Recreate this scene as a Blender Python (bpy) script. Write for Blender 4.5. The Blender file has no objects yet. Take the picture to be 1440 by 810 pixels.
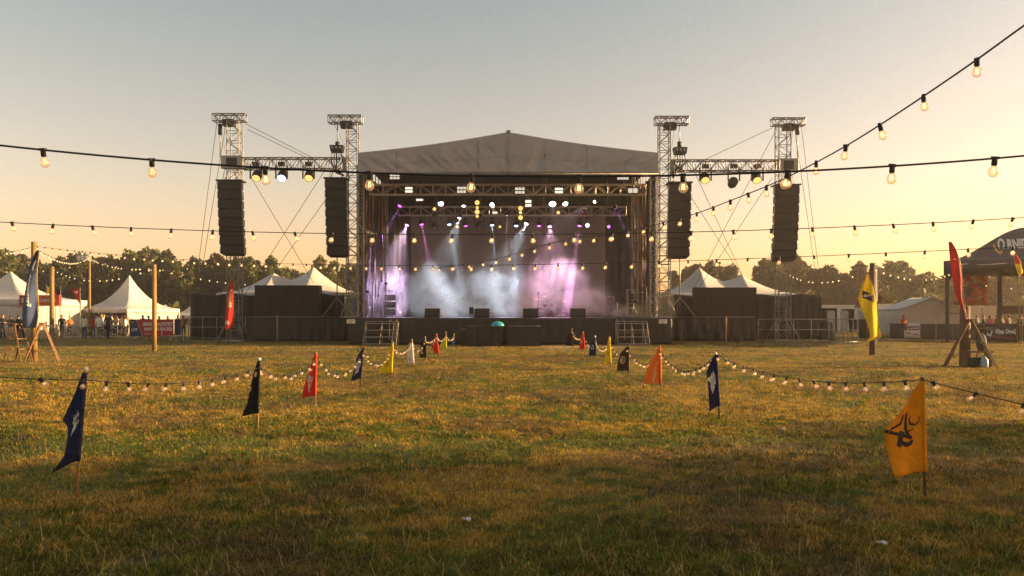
# Open-air festival field at golden hour: stage, sound towers, tents, flag rows and festoon lights.
SKY_STRENGTH, SUN_STRENGTH, EXPOSURE, HAZE = .084, 5., 1.64, .0010
ADDED_SHADE_TREES = [(88, 5.5, 1.5), (82, 11, 1.42), (104, 1.5, 1.6), (94, 15.5, 1.1), (78, 17, 1.12)]
SKY_HIGH, SKY_MID, SKY_LOW = (1.24, .915, .66, 1), (1.44, .90, .64, 1), (1.56, .80, .50, 1)
SPOT_GAIN, SMOKE_AIR = 11.0, .0065
import bpy, bmesh, math, random
import numpy as np
from mathutils import Vector as V, Matrix, Quaternion
random.seed(7); RNG = np.random.default_rng(11)
SC = bpy.context.scene; COL = SC.collection
R = math.radians
F, H, HY = 1130.0, 1.86, 440.0            # focal length and eye height of the survey camera (px, m, horizon px)
def P(x, y, d): return V(((x-720)/F*d, d, H-(y-HY)/F*d))
def GD(y): return F*H/(y-HY)               # ground distance for a foot seen at row y
def Gp(x, y): d = GD(y); return V(((x-720)/F*d, d, 0))
SUN_AZ, SUN_EL = 84.0, 11.5
SUN = V((math.sin(R(SUN_AZ))*math.cos(R(SUN_EL)), math.cos(R(SUN_AZ))*math.cos(R(SUN_EL)), math.sin(R(SUN_EL))))

# ------------------------------------------------------------------ materials
def lin(c): return tuple(((v/255)/12.92 if v <= 10 else ((v/255+.055)/1.055)**2.4) for v in c)
def nodes(name):
    m = bpy.data.materials.new(name); m.use_nodes = True
    nt = m.node_tree; nt.nodes.clear(); out = nt.nodes.new('ShaderNodeOutputMaterial')
    return m, nt, out
def N(nt, typ, **kw):
    n = nt.nodes.new(typ)
    for k, v in kw.items():
        if k.startswith('i_'):
            key = k[2:].replace('_', ' ')
            key = int(key) if key.isdigit() else key
            n.inputs[key].default_value = v
        else: setattr(n, k, v)
    return n
def mat(name, rgb, rough=.6, metal=0., var=.25, scale=6., bump=0., bscale=40., transl=0., spec=.4, dirt=None, dscale=1.5):
    """Principled surface whose colour wanders with a noise; optional translucency (cloth) and a second dirt colour."""
    m, nt, out = nodes(name); L = nt.links.new
    tc = N(nt, 'ShaderNodeTexCoord')
    no = N(nt, 'ShaderNodeTexNoise', i_Scale=scale, i_Detail=5., i_Roughness=.6); L(tc.outputs['Object'], no.inputs['Vector'])
    ramp = N(nt, 'ShaderNodeMapRange', i_From_Min=.3, i_From_Max=.7, i_To_Min=1-var, i_To_Max=1+var); L(no.outputs['Fac'], ramp.inputs['Value'])
    hs = N(nt, 'ShaderNodeHueSaturation', i_Color=(*rgb, 1)); L(ramp.outputs[0], hs.inputs['Value'])
    col = hs.outputs[0]
    if dirt:
        n2 = N(nt, 'ShaderNodeTexNoise', i_Scale=dscale, i_Detail=6., i_Roughness=.7); L(tc.outputs['Object'], n2.inputs['Vector'])
        mr = N(nt, 'ShaderNodeMapRange', i_From_Min=.48, i_From_Max=.72); L(n2.outputs['Fac'], mr.inputs['Value'])
        mx = N(nt, 'ShaderNodeMix', data_type='RGBA', i_7=(*dirt, 1)); L(mr.outputs[0], mx.inputs[0]); L(col, mx.inputs[6]); col = mx.outputs[2]
    b = N(nt, 'ShaderNodeBsdfPrincipled', i_Roughness=rough, i_Metallic=metal)
    b.inputs['Specular IOR Level'].default_value = spec
    L(col, b.inputs['Base Color'])
    rr = N(nt, 'ShaderNodeMapRange', i_From_Min=.3, i_From_Max=.7, i_To_Min=max(.05, rough-.12), i_To_Max=min(1, rough+.12)); L(no.outputs['Fac'], rr.inputs['Value']); L(rr.outputs[0], b.inputs['Roughness'])
    if bump:
        n3 = N(nt, 'ShaderNodeTexNoise', i_Scale=bscale, i_Detail=4.); L(tc.outputs['Object'], n3.inputs['Vector'])
        bp = N(nt, 'ShaderNodeBump', i_Strength=bump, i_Distance=.05); L(n3.outputs['Fac'], bp.inputs['Height']); L(bp.outputs[0], b.inputs['Normal'])
    sh = b.outputs[0]
    if transl:
        t = N(nt, 'ShaderNodeBsdfTranslucent'); L(col, t.inputs['Color'])
        ms = N(nt, 'ShaderNodeMixShader', i_Fac=transl); L(sh, ms.inputs[1]); L(t.outputs[0], ms.inputs[2]); sh = ms.outputs[0]
    L(sh, out.inputs['Surface'])
    return m
def emit(name, rgb, s):
    m, nt, out = nodes(name)
    e = N(nt, 'ShaderNodeEmission', i_Color=(*rgb, 1), i_Strength=s); nt.links.new(e.outputs[0], out.inputs['Surface'])
    return m
def wood(name, a, b, sc=(18, 18, 1.2)):
    m, nt, out = nodes(name); L = nt.links.new
    tc = N(nt, 'ShaderNodeTexCoord'); mp = N(nt, 'ShaderNodeMapping'); mp.inputs['Scale'].default_value = sc
    L(tc.outputs['Object'], mp.inputs[0])
    no = N(nt, 'ShaderNodeTexNoise', i_Scale=1.5, i_Detail=6., i_Roughness=.65); L(mp.outputs[0], no.inputs['Vector'])
    mx = N(nt, 'ShaderNodeMix', data_type='RGBA', i_6=(*a, 1), i_7=(*b, 1)); mr = N(nt, 'ShaderNodeMapRange', i_From_Min=.35, i_From_Max=.65)
    L(no.outputs['Fac'], mr.inputs[0]); L(mr.outputs[0], mx.inputs[0])
    bs = N(nt, 'ShaderNodeBsdfPrincipled', i_Roughness=.75); L(mx.outputs[2], bs.inputs['Base Color'])
    bp = N(nt, 'ShaderNodeBump', i_Strength=.4, i_Distance=.02); L(no.outputs['Fac'], bp.inputs['Height']); L(bp.outputs[0], bs.inputs['Normal'])
    L(bs.outputs[0], out.inputs['Surface']); return m
M = {}
M['alu'] = mat('aluminium', (.25, .24, .225), .5, .45, .25, 3, dirt=(.16, .14, .12))
M['alu_dark'] = mat('weathered_aluminium', (.20, .19, .18), .5, .6, .3, 3)
M['alu_lightened'] = mat('lightened_aluminium', (.5, .46, .42), .5, .3, .2, 3)  # paler aluminium copy: light on the hung trusses put into the colour
M['steel'] = mat('galvanised_steel', (.30, .29, .28), .5, .7, .2, 9)
M['black_metal'] = mat('black_metal', (.018, .018, .019), .5, .2, .3, 10)
M['grille'] = mat('speaker_grille', (.024, .023, .021), .7, .1, .35, 14, bump=.3, bscale=90)
M['cabinet'] = mat('black_painted_ply', (.016, .015, .014), .65, 0, .4, 6, dirt=(.035, .03, .024), dscale=2.5)
M['edge'] = mat('worn_ply_edge', (.16, .08, .035), .7, 0, .5, 8)
M['drape'] = mat('black_drape', (.017, .016, .0155), .6, 0, .4, 1.2, bump=.6, bscale=2.2, spec=.4, dirt=(.024, .021, .018), dscale=.6)
M['skirt'] = mat('black_skirt_cloth', (.020, .019, .017), .6, 0, .35, 1.2, bump=.5, bscale=2.6, spec=.4, dirt=(.045, .038, .028), dscale=.9)
M['roof'] = mat('grey_roof_fabric', (.28, .30, .33), .65, 0, .10, 1.2, bump=.45, bscale=1.4, dirt=(.235, .25, .27), dscale=.4)
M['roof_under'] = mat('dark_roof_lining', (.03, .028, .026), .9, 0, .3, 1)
M['screen'] = mat('grey_screen', (.165, .14, .13), .8, 0, .08, 1.5)
M['deck'] = mat('stage_deck', (.05, .045, .045), .5, 0, .3, 2)
M['tent'] = mat('white_tent_fabric', (.74, .72, .69), .6, 0, .06, .8, bump=.25, bscale=1.6, transl=.3, dirt=(.62, .59, .53), dscale=.7)
M['tent_wall'] = mat('white_tent_wall', (.72, .70, .67), .6, 0, .06, .8, bump=.5, bscale=1.8, transl=.45, dirt=(.58, .55, .5), dscale=.9)
M['awning'] = mat('dark_awning_fabric', (.055, .052, .056), .7, 0, .2, 1.4, bump=.4, bscale=2.5)
M['socket'] = mat('bulb_socket', (.012, .012, .012), .5, 0, .3, 30)
M['cable'] = mat('black_cable', (.012, .011, .010), .55, 0, .3, 10)
M['cable_pale'] = mat('pale_rope_cable', (.30, .24, .17), .8, 0, .3, 30)
M['wire'] = mat('steel_wire', (.10, .095, .09), .5, .5, .2, 5)
M['timber'] = wood('round_timber', (.31, .20, .06), (.17, .10, .035))
M['timber_dark'] = wood('weathered_timber', (.13, .08, .045), (.075, .045, .026))
M['ladder'] = wood('ladder_wood', (.20, .11, .045), (.11, .06, .025))
M['ladder_dark'] = wood('old_ladder_wood', (.14, .085, .045), (.08, .05, .03))
M['pole'] = wood('flag_pole_wood', (.33, .23, .11), (.22, .14, .06), (40, 40, 3))
M['pole_dark'] = wood('dark_flag_pole', (.10, .065, .035), (.05, .032, .02), (40, 40, 3))
M['white_paint'] = mat('white_paint', (.72, .70, .66), .5, 0, .1, 3, dirt=(.5, .46, .4))
M['print_white'] = mat('white_print', (.75, .74, .70), .7, 0, .08, 20, transl=.25)
M['print_black'] = mat('black_print', (.015, .014, .012), .7, 0, .1, 20)
M['print_cream'] = mat('cream_print', (.72, .58, .33), .7, 0, .1, 20, transl=.25)
M['bark'] = mat('bark', (.09, .065, .045), .9, 0, .4, 4, bump=.6, bscale=12)
M['red_cloth'] = mat('red_cloth', (.55, .035, .03), .75, 0, .12, 5, transl=.3)
M['blue_banner'] = mat('navy_banner', (.055, .095, .21), .7, 0, .15, 5, transl=.2)
M['red_banner'] = mat('red_banner', (.36, .03, .025), .7, 0, .15, 5)
M['rubber'] = mat('black_rubber', (.012, .012, .012), .85)
# ------------------------------------------------------------------ scene-graph helpers
def tag(o, label=None, cat=None, group=None, kind=None):
    for k, v in (('label', label), ('category', cat), ('group', group), ('kind', kind)):
        if v: o[k] = v
    return o
def thing(name, loc, label, cat, group=None, rz=0.):
    o = bpy.data.objects.new(name, None); COL.objects.link(o); o.empty_display_size = .2
    o.location = loc; o.rotation_euler = (0, 0, rz)
    return tag(o, label, cat, group)
def top_of(o):
    while o.parent: o = o.parent
    return o
def children(o): return [c for c in bpy.data.objects if c.parent == o]
class MB:
    def __init__(s): s.v = []; s.f = []; s.mi = []; s.sm = []; s.cur = 0
    def add(s, vs, fs, smooth=False):
        n = len(s.v); s.v += [V(p) for p in vs]
        for f in fs: s.f.append([i+n for i in f]); s.mi.append(s.cur); s.sm.append(smooth)
        return s
    def box(s, c, sz, rot=None):
        x, y, z = (k/2 for k in sz); c = V(c)
        vs = [V(((i & 1)*2-1, ((i >> 1) & 1)*2-1, ((i >> 2) & 1)*2-1)) for i in range(8)]
        vs = [V((p.x*x, p.y*y, p.z*z)) for p in vs]
        if rot is not None: vs = [rot @ p for p in vs]
        return s.add([p+c for p in vs], [(0, 2, 3, 1), (4, 5, 7, 6), (0, 1, 5, 4), (2, 6, 7, 3), (0, 4, 6, 2), (1, 3, 7, 5)])
    def frame(s, d):
        d = d.normalized(); u = d.cross(V((0, 0, 1)));
        if u.length < 1e-3: u = d.cross(V((1, 0, 0)))
        u.normalize(); return u, u.cross(d)
    def bar(s, p, q, r, n=6, r2=None, caps=True):
        p, q = V(p), V(q); r2 = r if r2 is None else r2
        u, w = s.frame(q-p); a = [math.tau*i/n for i in range(n)]
        vs = [p+(u*math.cos(t)+w*math.sin(t))*r for t in a]+[q+(u*math.cos(t)+w*math.sin(t))*r2 for t in a]
        fs = [(i, (i+1) % n, n+(i+1) % n, n+i) for i in range(n)]
        if caps: fs += [tuple(range(n-1, -1, -1)), tuple(range(n, 2*n))]
        return s.add(vs, fs, n > 5)
    def tube(s, pts, r, n=6):
        pts = [V(p) for p in pts]; vs = []; fs = []; k = len(pts)
        for i, p in enumerate(pts):
            d = pts[min(i+1, k-1)]-pts[max(i-1, 0)]; u, w = s.frame(d)
            rr = r[i] if isinstance(r, (list, tuple)) else r
            vs += [p+(u*math.cos(math.tau*j/n)+w*math.sin(math.tau*j/n))*rr for j in range(n)]
        for i in range(k-1):
            for j in range(n): fs.append((i*n+j, i*n+(j+1) % n, (i+1)*n+(j+1) % n, (i+1)*n+j))
        fs += [tuple(range(n-1, -1, -1)), tuple(range((k-1)*n, k*n))]
        return s.add(vs, fs, True)
    def lathe(s, prof, c=(0, 0, 0), n=12, rot=None):
        c = V(c); vs = []; fs = []; k = len(prof)
        for r, z in prof: vs += [V((r*math.cos(math.tau*j/n), r*math.sin(math.tau*j/n), z)) for j in range(n)]
        for i in range(k-1):
            for j in range(n): fs.append((i*n+j, i*n+(j+1) % n, (i+1)*n+(j+1) % n, (i+1)*n+j))
        if prof[0][0] > 1e-5: fs.append(tuple(range(n-1, -1, -1)))
        if prof[-1][0] > 1e-5: fs.append(tuple(range((k-1)*n, k*n)))
        if rot is not None: vs = [rot @ p for p in vs]
        return s.add([p+c for p in vs], fs, True)
    def ball(s, c, r, n=10, m=6):
        rx, ry, rz = (r, r, r) if not hasattr(r, '__len__') else r
        i0 = len(s.v); s.lathe([(max(1e-6, math.sin(math.pi*i/m)), -math.cos(math.pi*i/m)) for i in range(m+1)], (0, 0, 0), n)
        for i in range(i0, len(s.v)): p = s.v[i]; s.v[i] = V((p.x*rx+c[0], p.y*ry+c[1], p.z*rz+c[2]))
        return s
    def sheet(s, fn, nu, nv, thick=0., smooth=True):
        """grid of fn(u, v); with thick a second skin pushed back along the grid's normals, closed round the edge"""
        g = [[V(fn(i/nu, j/nv)) for i in range(nu+1)] for j in range(nv+1)]
        W = nu+1; fs = [(j*W+i, j*W+i+1, (j+1)*W+i+1, (j+1)*W+i) for j in range(nv) for i in range(nu)]
        vs = [p for row in g for p in row]
        if thick:
            nrm = []
            for j in range(nv+1):
                for i in range(W):
                    a = g[j][min(i+1, nu)]-g[j][max(i-1, 0)]; b = g[min(j+1, nv)][i]-g[max(j-1, 0)][i]
                    c = a.cross(b); nrm.append(c.normalized() if c.length > 1e-9 else V((0, 1, 0)))
            k = len(vs); vs = vs+[p-n*thick for p, n in zip(vs, nrm)]
            fs += [tuple(reversed([q+k for q in f])) for f in fs[:]]
            edge = [i for i in range(W)]+[j*W+nu for j in range(1, nv+1)]+[nv*W+i for i in range(nu-1, -1, -1)]+[j*W for j in range(nv-1, 0, -1)]
            for a, b in zip(edge, edge[1:]+edge[:1]): fs.append((b, a, a+k, b+k))
        return s.add(vs, fs, smooth)
    def prism(s, poly, off):
        poly = [V(p) for p in poly]; n = len(poly); off = V(off)
        return s.add(poly+[p+off for p in poly], [tuple(range(n)), tuple(range(2*n-1, n-1, -1))]+[((i+1) % n, i, n+i, n+(i+1) % n) for i in range(n)])
    def truss(s, p, q, w, h, n, r=.025, rd=.014, up=V((0, 0, 1)), k=5):
        p, q = V(p), V(q); d = (q-p).normalized(); sd = d.cross(up)
        if sd.length < 1e-3: sd = d.cross(V((0, 1, 0)))
        sd.normalize(); u = sd.cross(d); c = [sd*(a*w/2)+u*(b*h/2) for a, b in ((-1, -1), (1, -1), (1, 1), (-1, 1))]
        for o in c: s.bar(p+o, q+o, r, k)
        for i in range(n+1):
            t = p.lerp(q, i/n)
            for a in range(4):
                s.bar(t+c[a], t+c[(a+1) % 4], rd, 4, caps=False)
                if i < n:
                    t2 = p.lerp(q, (i+1)/n); e, g = (a, (a+1) % 4) if (i+(a > 1)) % 2 else ((a+1) % 4, a)
                    s.bar(t+c[e], t2+c[g], rd, 4, caps=False)
        return s
    def build(s, name, m, parent=None, loc=None):
        o0 = V(loc) if loc is not None else (V(top_of(parent).location) if parent else V((0, 0, 0)))
        me = bpy.data.meshes.new(name); me.from_pydata([p-o0 for p in s.v], [], s.f)
        for mm in (m if isinstance(m, (list, tuple)) else [m]): me.materials.append(mm)
        me.polygons.foreach_set('material_index', s.mi); me.polygons.foreach_set('use_smooth', s.sm); me.update()
        o = bpy.data.objects.new(name, me); COL.objects.link(o)
        if parent: o.parent = parent
        else: o.location = o0
        return o
def dup(o, loc=None, rz=None, label=None, parent=None, group=None):
    c = o.copy(); COL.objects.link(c)
    if parent is not None: c.parent = parent
    if loc is not None: c.location = loc
    if rz is not None: c.rotation_euler = (0, 0, rz)
    if label: c['label'] = label
    if group: c['group'] = group
    for ch in KIDS.get(o.name) or KIDS.setdefault(o.name, children(o)): dup(ch, parent=c)
    return c
KIDS = {}
# ------------------------------------------------------------------ 2-D marks and lettering, laid on any surface fn(u, v)
def text2d(body, bold=0., shear=0., res=2):
    c = bpy.data.curves.new('lettering', 'FONT'); c.body = body; c.offset = bold; c.shear = shear; c.resolution_u = res
    o = bpy.data.objects.new('lettering', c); COL.objects.link(o)
    dg = bpy.context.evaluated_depsgraph_get(); me = bpy.data.meshes.new_from_object(o.evaluated_get(dg))
    vs = [V((v.co.x, v.co.y)) for v in me.vertices]; fs = [tuple(p.vertices) for p in me.polygons]
    bpy.data.objects.remove(o); bpy.data.curves.remove(c); bpy.data.meshes.remove(me)
    x0, x1 = min(v.x for v in vs), max(v.x for v in vs); y0, y1 = min(v.y for v in vs), max(v.y for v in vs)
    return [((v.x-x0)/(x1-x0), (v.y-y0)/(y1-y0)) for v in vs], fs
def stroke2d(pts, w):
    """ribbon along a 2-D polyline"""
    pts = [V((*p, 0)) for p in pts]; vs = []; fs = []
    for i, p in enumerate(pts):
        d = (pts[min(i+1, len(pts)-1)]-pts[max(i-1, 0)]).normalized(); n = V((-d.y, d.x, 0))
        ww = w[i] if isinstance(w, (list, tuple)) else w
        vs += [((p+n*ww/2).x, (p+n*ww/2).y), ((p-n*ww/2).x, (p-n*ww/2).y)]
    for i in range(len(pts)-1): fs.append((2*i, 2*i+1, 2*i+3, 2*i+2))
    return vs, fs
def zig2d(pts, w):
    vs, fs = [], []
    for a, b in zip(pts, pts[1:]):
        d = V((b[0]-a[0], b[1]-a[1])); d = d.normalized()*w*.35; v2, f2 = stroke2d([(a[0]-d.x, a[1]-d.y), (b[0]+d.x, b[1]+d.y)], w); fs += [tuple(i+len(vs) for i in f) for f in f2]; vs += v2
    return vs, fs
def arc(cx, cy, rx, ry, a0, a1, n=14): return [(cx+rx*math.cos(R(a0+(a1-a0)*i/n)), cy+ry*math.sin(R(a0+(a1-a0)*i/n))) for i in range(n+1)]
def disc2d(cx, cy, rx, ry, n=14): return [(cx+rx*math.cos(math.tau*i/n), cy+ry*math.sin(math.tau*i/n)) for i in range(n)], [tuple(range(n))]
def put2d(mb, vf, fn, rect=(0, 0, 1, 1), rot=0., cuts=0):
    """place 2-D geometry into rect (x0, y0, x1, y1) of the surface fn"""
    vs, fs = vf; x0, y0, x1, y1 = rect
    if cuts:
        bm = bmesh.new(); bv = [bm.verts.new((x, y, 0)) for x, y in vs]
        for f in fs:
            try: bm.faces.new([bv[i] for i in f])
            except ValueError: pass
        for k in range(1, cuts):
            for ax in (0, 1):
                co = [0, 0, 0]; co[ax] = k/cuts; no = [0, 0, 0]; no[ax] = 1
                bmesh.ops.bisect_plane(bm, geom=bm.verts[:]+bm.edges[:]+bm.faces[:], plane_co=co, plane_no=no, dist=1e-5)
        bm.verts.index_update(); vs = [(v.co.x, v.co.y) for v in bm.verts]; fs = [[v.index for v in f.verts] for f in bm.faces]; bm.free()
    cx, cy = (x0+x1)/2, (y0+y1)/2; out = []
    for x, y in vs:
        px, py = x0+x*(x1-x0)-cx, y0+y*(y1-y0)-cy
        out.append(fn(cx+px*math.cos(rot)-py*math.sin(rot), cy+px*math.sin(rot)+py*math.cos(rot)))
    mb.add(out, fs); return mb
def interp(tab, t):
    for a, b in zip(tab, tab[1:]):
        if t <= b[0]:
            k = (t-a[0])/max(1e-9, b[0]-a[0]); return [a[i]+(b[i]-a[i])*k for i in range(1, len(a))]
    return list(tab[-1][1:])
# value noise for terrain and turf
_LAT = RNG.random((256, 256))
def vnoise(x, y):
    xi, yi = np.floor(x).astype(int), np.floor(y).astype(int); fx, fy = x-xi, y-yi
    fx, fy = fx*fx*(3-2*fx), fy*fy*(3-2*fy); a = lambda i, j: _LAT[(xi+i) % 256, (yi+j) % 256]
    return (a(0, 0)*(1-fx)+a(1, 0)*fx)*(1-fy)+(a(0, 1)*(1-fx)+a(1, 1)*fx)*fy
def fbm(x, y, o=4):
    s = 0; amp = .5; t = 0
    for k in range(o): s = s+amp*vnoise(x*2**k+17.3*k, y*2**k+5.1*k); t += amp; amp *= .55
    return s/t
# ================================================================== camera, light, air
cam = bpy.data.cameras.new('camera'); cam.sensor_width = 36; cam.lens = F/1440*36; cam.shift_y = 35/1440; cam.clip_end = 6000; cam.clip_start = .05
co = bpy.data.objects.new('camera', cam); COL.objects.link(co); co.location = (0, 0, H); co.rotation_euler = (R(90), 0, 0); SC.camera = co
w = bpy.data.worlds.new('World'); SC.world = w; w.use_nodes = True; nt = w.node_tree; nt.nodes.clear()
sky = N(nt, 'ShaderNodeTexSky', sky_type='NISHITA', sun_disc=False, sun_elevation=R(SUN_EL), sun_rotation=R(SUN_AZ), altitude=50, air_density=1.0, dust_density=1.2, ozone_density=1.0)
tint = N(nt, 'ShaderNodeMix', data_type='RGBA', blend_type='MULTIPLY'); tint.inputs[0].default_value = 1
gm = N(nt, 'ShaderNodeNewGeometry'); sx = N(nt, 'ShaderNodeSeparateXYZ'); mr = N(nt, 'ShaderNodeMapRange', i_From_Min=-.36, i_From_Max=.02); gr = N(nt, 'ShaderNodeValToRGB')
gr.color_ramp.elements[0].color = SKY_HIGH; gr.color_ramp.elements[1].color = SKY_LOW; e_ = gr.color_ramp.elements.new(.55); e_.color = SKY_MID
nt.links.new(gm.outputs['Incoming'], sx.inputs[0]); nt.links.new(sx.outputs['Z'], mr.inputs[0]); nt.links.new(mr.outputs[0], gr.inputs[0]); nt.links.new(gr.outputs[0], tint.inputs[7])
bg = N(nt, 'ShaderNodeBackground', i_Strength=SKY_STRENGTH); wo = N(nt, 'ShaderNodeOutputWorld')
nt.links.new(sky.outputs[0], tint.inputs[6]); nt.links.new(tint.outputs[2], bg.inputs[0]); nt.links.new(bg.outputs[0], wo.inputs[0])
sl = bpy.data.lights.new('sun', 'SUN'); sl.energy = SUN_STRENGTH; sl.angle = R(.6); sl.color = (1, .65, .30)
so = bpy.data.objects.new('sun', sl); COL.objects.link(so); so.rotation_euler = (-SUN).to_track_quat('-Z', 'Y').to_euler(); so.location = SUN*80
SC.view_settings.view_transform = 'Standard'; SC.view_settings.look = 'None'; SC.view_settings.exposure = EXPOSURE; SC.view_settings.gamma = 1
SC.render.engine = 'CYCLES'
cy = SC.cycles; cy.use_denoising = True; cy.max_bounces = 6; cy.diffuse_bounces = 2; cy.glossy_bounces = 2; cy.transmission_bounces = 4; cy.transparent_max_bounces = 10; cy.volume_bounces = 0
cy.volume_step_rate = 1.5; cy.volume_max_steps = 128; cy.sample_clamp_indirect = 4; cy.sample_clamp_direct = 0
try: cy.denoiser = 'OPENIMAGEDENOISE'; cy.denoising_input_passes = 'RGB_ALBEDO_NORMAL'; cy.denoising_prefilter = 'NONE'
except Exception: pass

# ------------------------------------------------------------------ ground: one sheet to the horizon, bumpy turf close by
def z_of(x, y):
    d = np.hypot(x, y); near = np.clip(1.6-d/40, .25, 1)
    return ((fbm(x*.35+9, y*.35, 3)-.5)*.10+(fbm(x*1.7, y*1.7+3, 3)-.5)*.075+(fbm(x*5.1, y*5.1+13, 2)-.5)*.035)*near*np.clip(1.5-d/55, 0, 1)
def turf_tint(x, y):
    """colour of the turf itself: patches of green growth, straw and bare soil"""
    g = .575+.80*(fbm(x*.22+3, y*.34+7, 4)-.5)+.7*(fbm(x*.9, y*1.2+31, 4)-.5)+.8*(fbm(x*4+2, y*5, 3)-.5); s = fbm(x*.5+40, y*.6+11, 4)+.4*(fbm(x*2.5, y*2.5+8, 3)-.5)
    far = np.clip((np.hypot(x, y)-13)/12, 0, 1); g = g-.10*far
    gm = np.clip((g-.46)/.16, 0, 1)[..., None]; sm = np.clip((s-.54)/.12, 0, 1)[..., None]
    straw = np.array([.34, .23, .040]); green = np.array([.115, .138, .018]); soil = np.array([.13, .085, .045])
    c = straw*(1-gm)+green*gm
    return c*(1-.62*sm)+soil*.62*sm
ny, nx = 440, 380
yy = np.concatenate([np.linspace(-25, 2, 12)[:-1], 2+np.cumsum(.035*1.0235**np.arange(ny-11))]); yy = np.append(yy[yy < 1400], [1800, 2600, 3800, 5000]); ny = len(yy)
tt = np.linspace(-1, 1, nx); xx = (7+.8*np.maximum(yy, -2)[:, None])*(tt+7*tt**5)[None, :]; Yg = np.repeat(yy[:, None], nx, 1)
zz = z_of(xx, Yg)
gv = np.stack([xx, Yg, zz], -1).reshape(-1, 3); idx = np.arange(ny*nx).reshape(ny, nx)
gf = np.stack([idx[:-1, :-1], idx[:-1, 1:], idx[1:, 1:], idx[1:, :-1]], -1).reshape(-1, 4)
def np_mesh(name, v, f, tint=None, m=None, smooth=True):
    me = bpy.data.meshes.new(name); k = f.shape[1]
    me.vertices.add(len(v)); me.vertices.foreach_set('co', v.astype(np.float32).ravel())
    me.loops.add(f.size); me.loops.foreach_set('vertex_index', f.astype(np.int32).ravel())
    me.polygons.add(len(f)); me.polygons.foreach_set('loop_start', np.arange(0, f.size, k, dtype=np.int32)); me.polygons.foreach_set('use_smooth', np.full(len(f), smooth))
    if tint is not None:
        a = me.color_attributes.new('tint', 'FLOAT_COLOR', 'POINT'); a.data.foreach_set('color', np.concatenate([tint, np.ones((len(v), 1))], 1).astype(np.float32).ravel())
    me.update(); me.validate(); me.materials.append(m)
    o = bpy.data.objects.new(name, me); COL.objects.link(o); return o
def turf_mat(name, transl, fine):
    m, nt, out = nodes(name); L = nt.links.new
    at = N(nt, 'ShaderNodeAttribute', attribute_name='tint'); tc = N(nt, 'ShaderNodeTexCoord')
    hs = N(nt, 'ShaderNodeHueSaturation'); L(at.outputs['Color'], hs.inputs['Color'])
    no = N(nt, 'ShaderNodeTexNoise', i_Scale=fine, i_Detail=8., i_Roughness=.7); L(tc.outputs['Object'], no.inputs['Vector'])
    mr = N(nt, 'ShaderNodeMapRange', i_From_Min=.25, i_From_Max=.75, i_To_Min=.45, i_To_Max=1.55); L(no.outputs['Fac'], mr.inputs[0]); L(mr.outputs[0], hs.inputs['Value'])
    b = N(nt, 'ShaderNodeBsdfPrincipled', i_Roughness=.8); b.inputs['Specular IOR Level'].default_value = .15; L(hs.outputs[0], b.inputs['Base Color'])
    sh = b.outputs[0]
    if transl:
        t = N(nt, 'ShaderNodeBsdfTranslucent'); L(hs.outputs[0], t.inputs[0]); ms = N(nt, 'ShaderNodeMixShader', i_Fac=transl); L(sh, ms.inputs[1]); L(t.outputs[0], ms.inputs[2]); sh = ms.outputs[0]
    else:
        bp = N(nt, 'ShaderNodeBump', i_Strength=.8, i_Distance=.04); L(no.outputs['Fac'], bp.inputs['Height']); L(bp.outputs[0], b.inputs['Normal'])
    L(sh, out.inputs['Surface']); return m
gt = turf_tint(gv[:, 0], gv[:, 1])
tag(np_mesh('ground', gv, gf, gt*.62, turf_mat('turf_ground', 0, 6.)), kind='structure')
# blades: density and width thin out with distance so that the lawn stays fine grained to the eye
def blades(n, d0, d1, hgt, wid, clump):
    u = RNG.random(n); d = 1/(1/d0+(1/d1-1/d0)*u) if d1 > d0*1.2 else d0+u*(d1-d0)
    ax = (RNG.random(n)*2-1)*1.12; x = d*ax; y = d
    keep = fbm(x*2.2+60, y*2.2, 3)+.35*RNG.random(n) > clump; x, y, d = x[keep], y[keep], d[keep]; n = len(x)
    sc = .55+.9*fbm(x*1.1+5, y*1.1+90, 3); h = hgt*sc*(.5+RNG.random(n)); wd = wid*(.6+.8*RNG.random(n))*(d/8)**.55
    th = RNG.random(n)*math.tau; lean = (.25+1.1*RNG.random(n)**1.5)*h; lx, ly = np.cos(th)*lean, np.sin(th)*lean
    ph = th+math.pi/2+RNG.normal(0, .5, n); px, py = np.cos(ph)*wd/2, np.sin(ph)*wd/2; z = z_of(x, y)-.004
    v = np.stack([np.stack([x-px, y-py, z], -1), np.stack([x+px, y+py, z], -1), np.stack([x+lx*.35+px*.7, y+ly*.35+py*.7, z+h*.55], -1), np.stack([x+lx*.35-px*.7, y+ly*.35-py*.7, z+h*.55], -1), np.stack([x+lx, y+ly, z+h*(1-.25*RNG.random(n))], -1)], 1)
    b = np.arange(n)[:, None]*5; f = np.concatenate([b+[0, 1, 2], b+[0, 2, 3], b+[3, 2, 4]], 0)
    t = turf_tint(x, y); r = RNG.random((n, 1)); dry = (RNG.random((n, 1)) < .16)
    c = t*(.4+1.3*r); c = np.where(dry, np.array([.27, .19, .075])*(.6+.7*r), c)
    return v.reshape(-1, 3), f, np.repeat(c, 5, 0)
parts = [blades(350000, 4.0, 14, .040, .0085, .44), blades(380000, 12, 70, .042, .0095, .40)]
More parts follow.
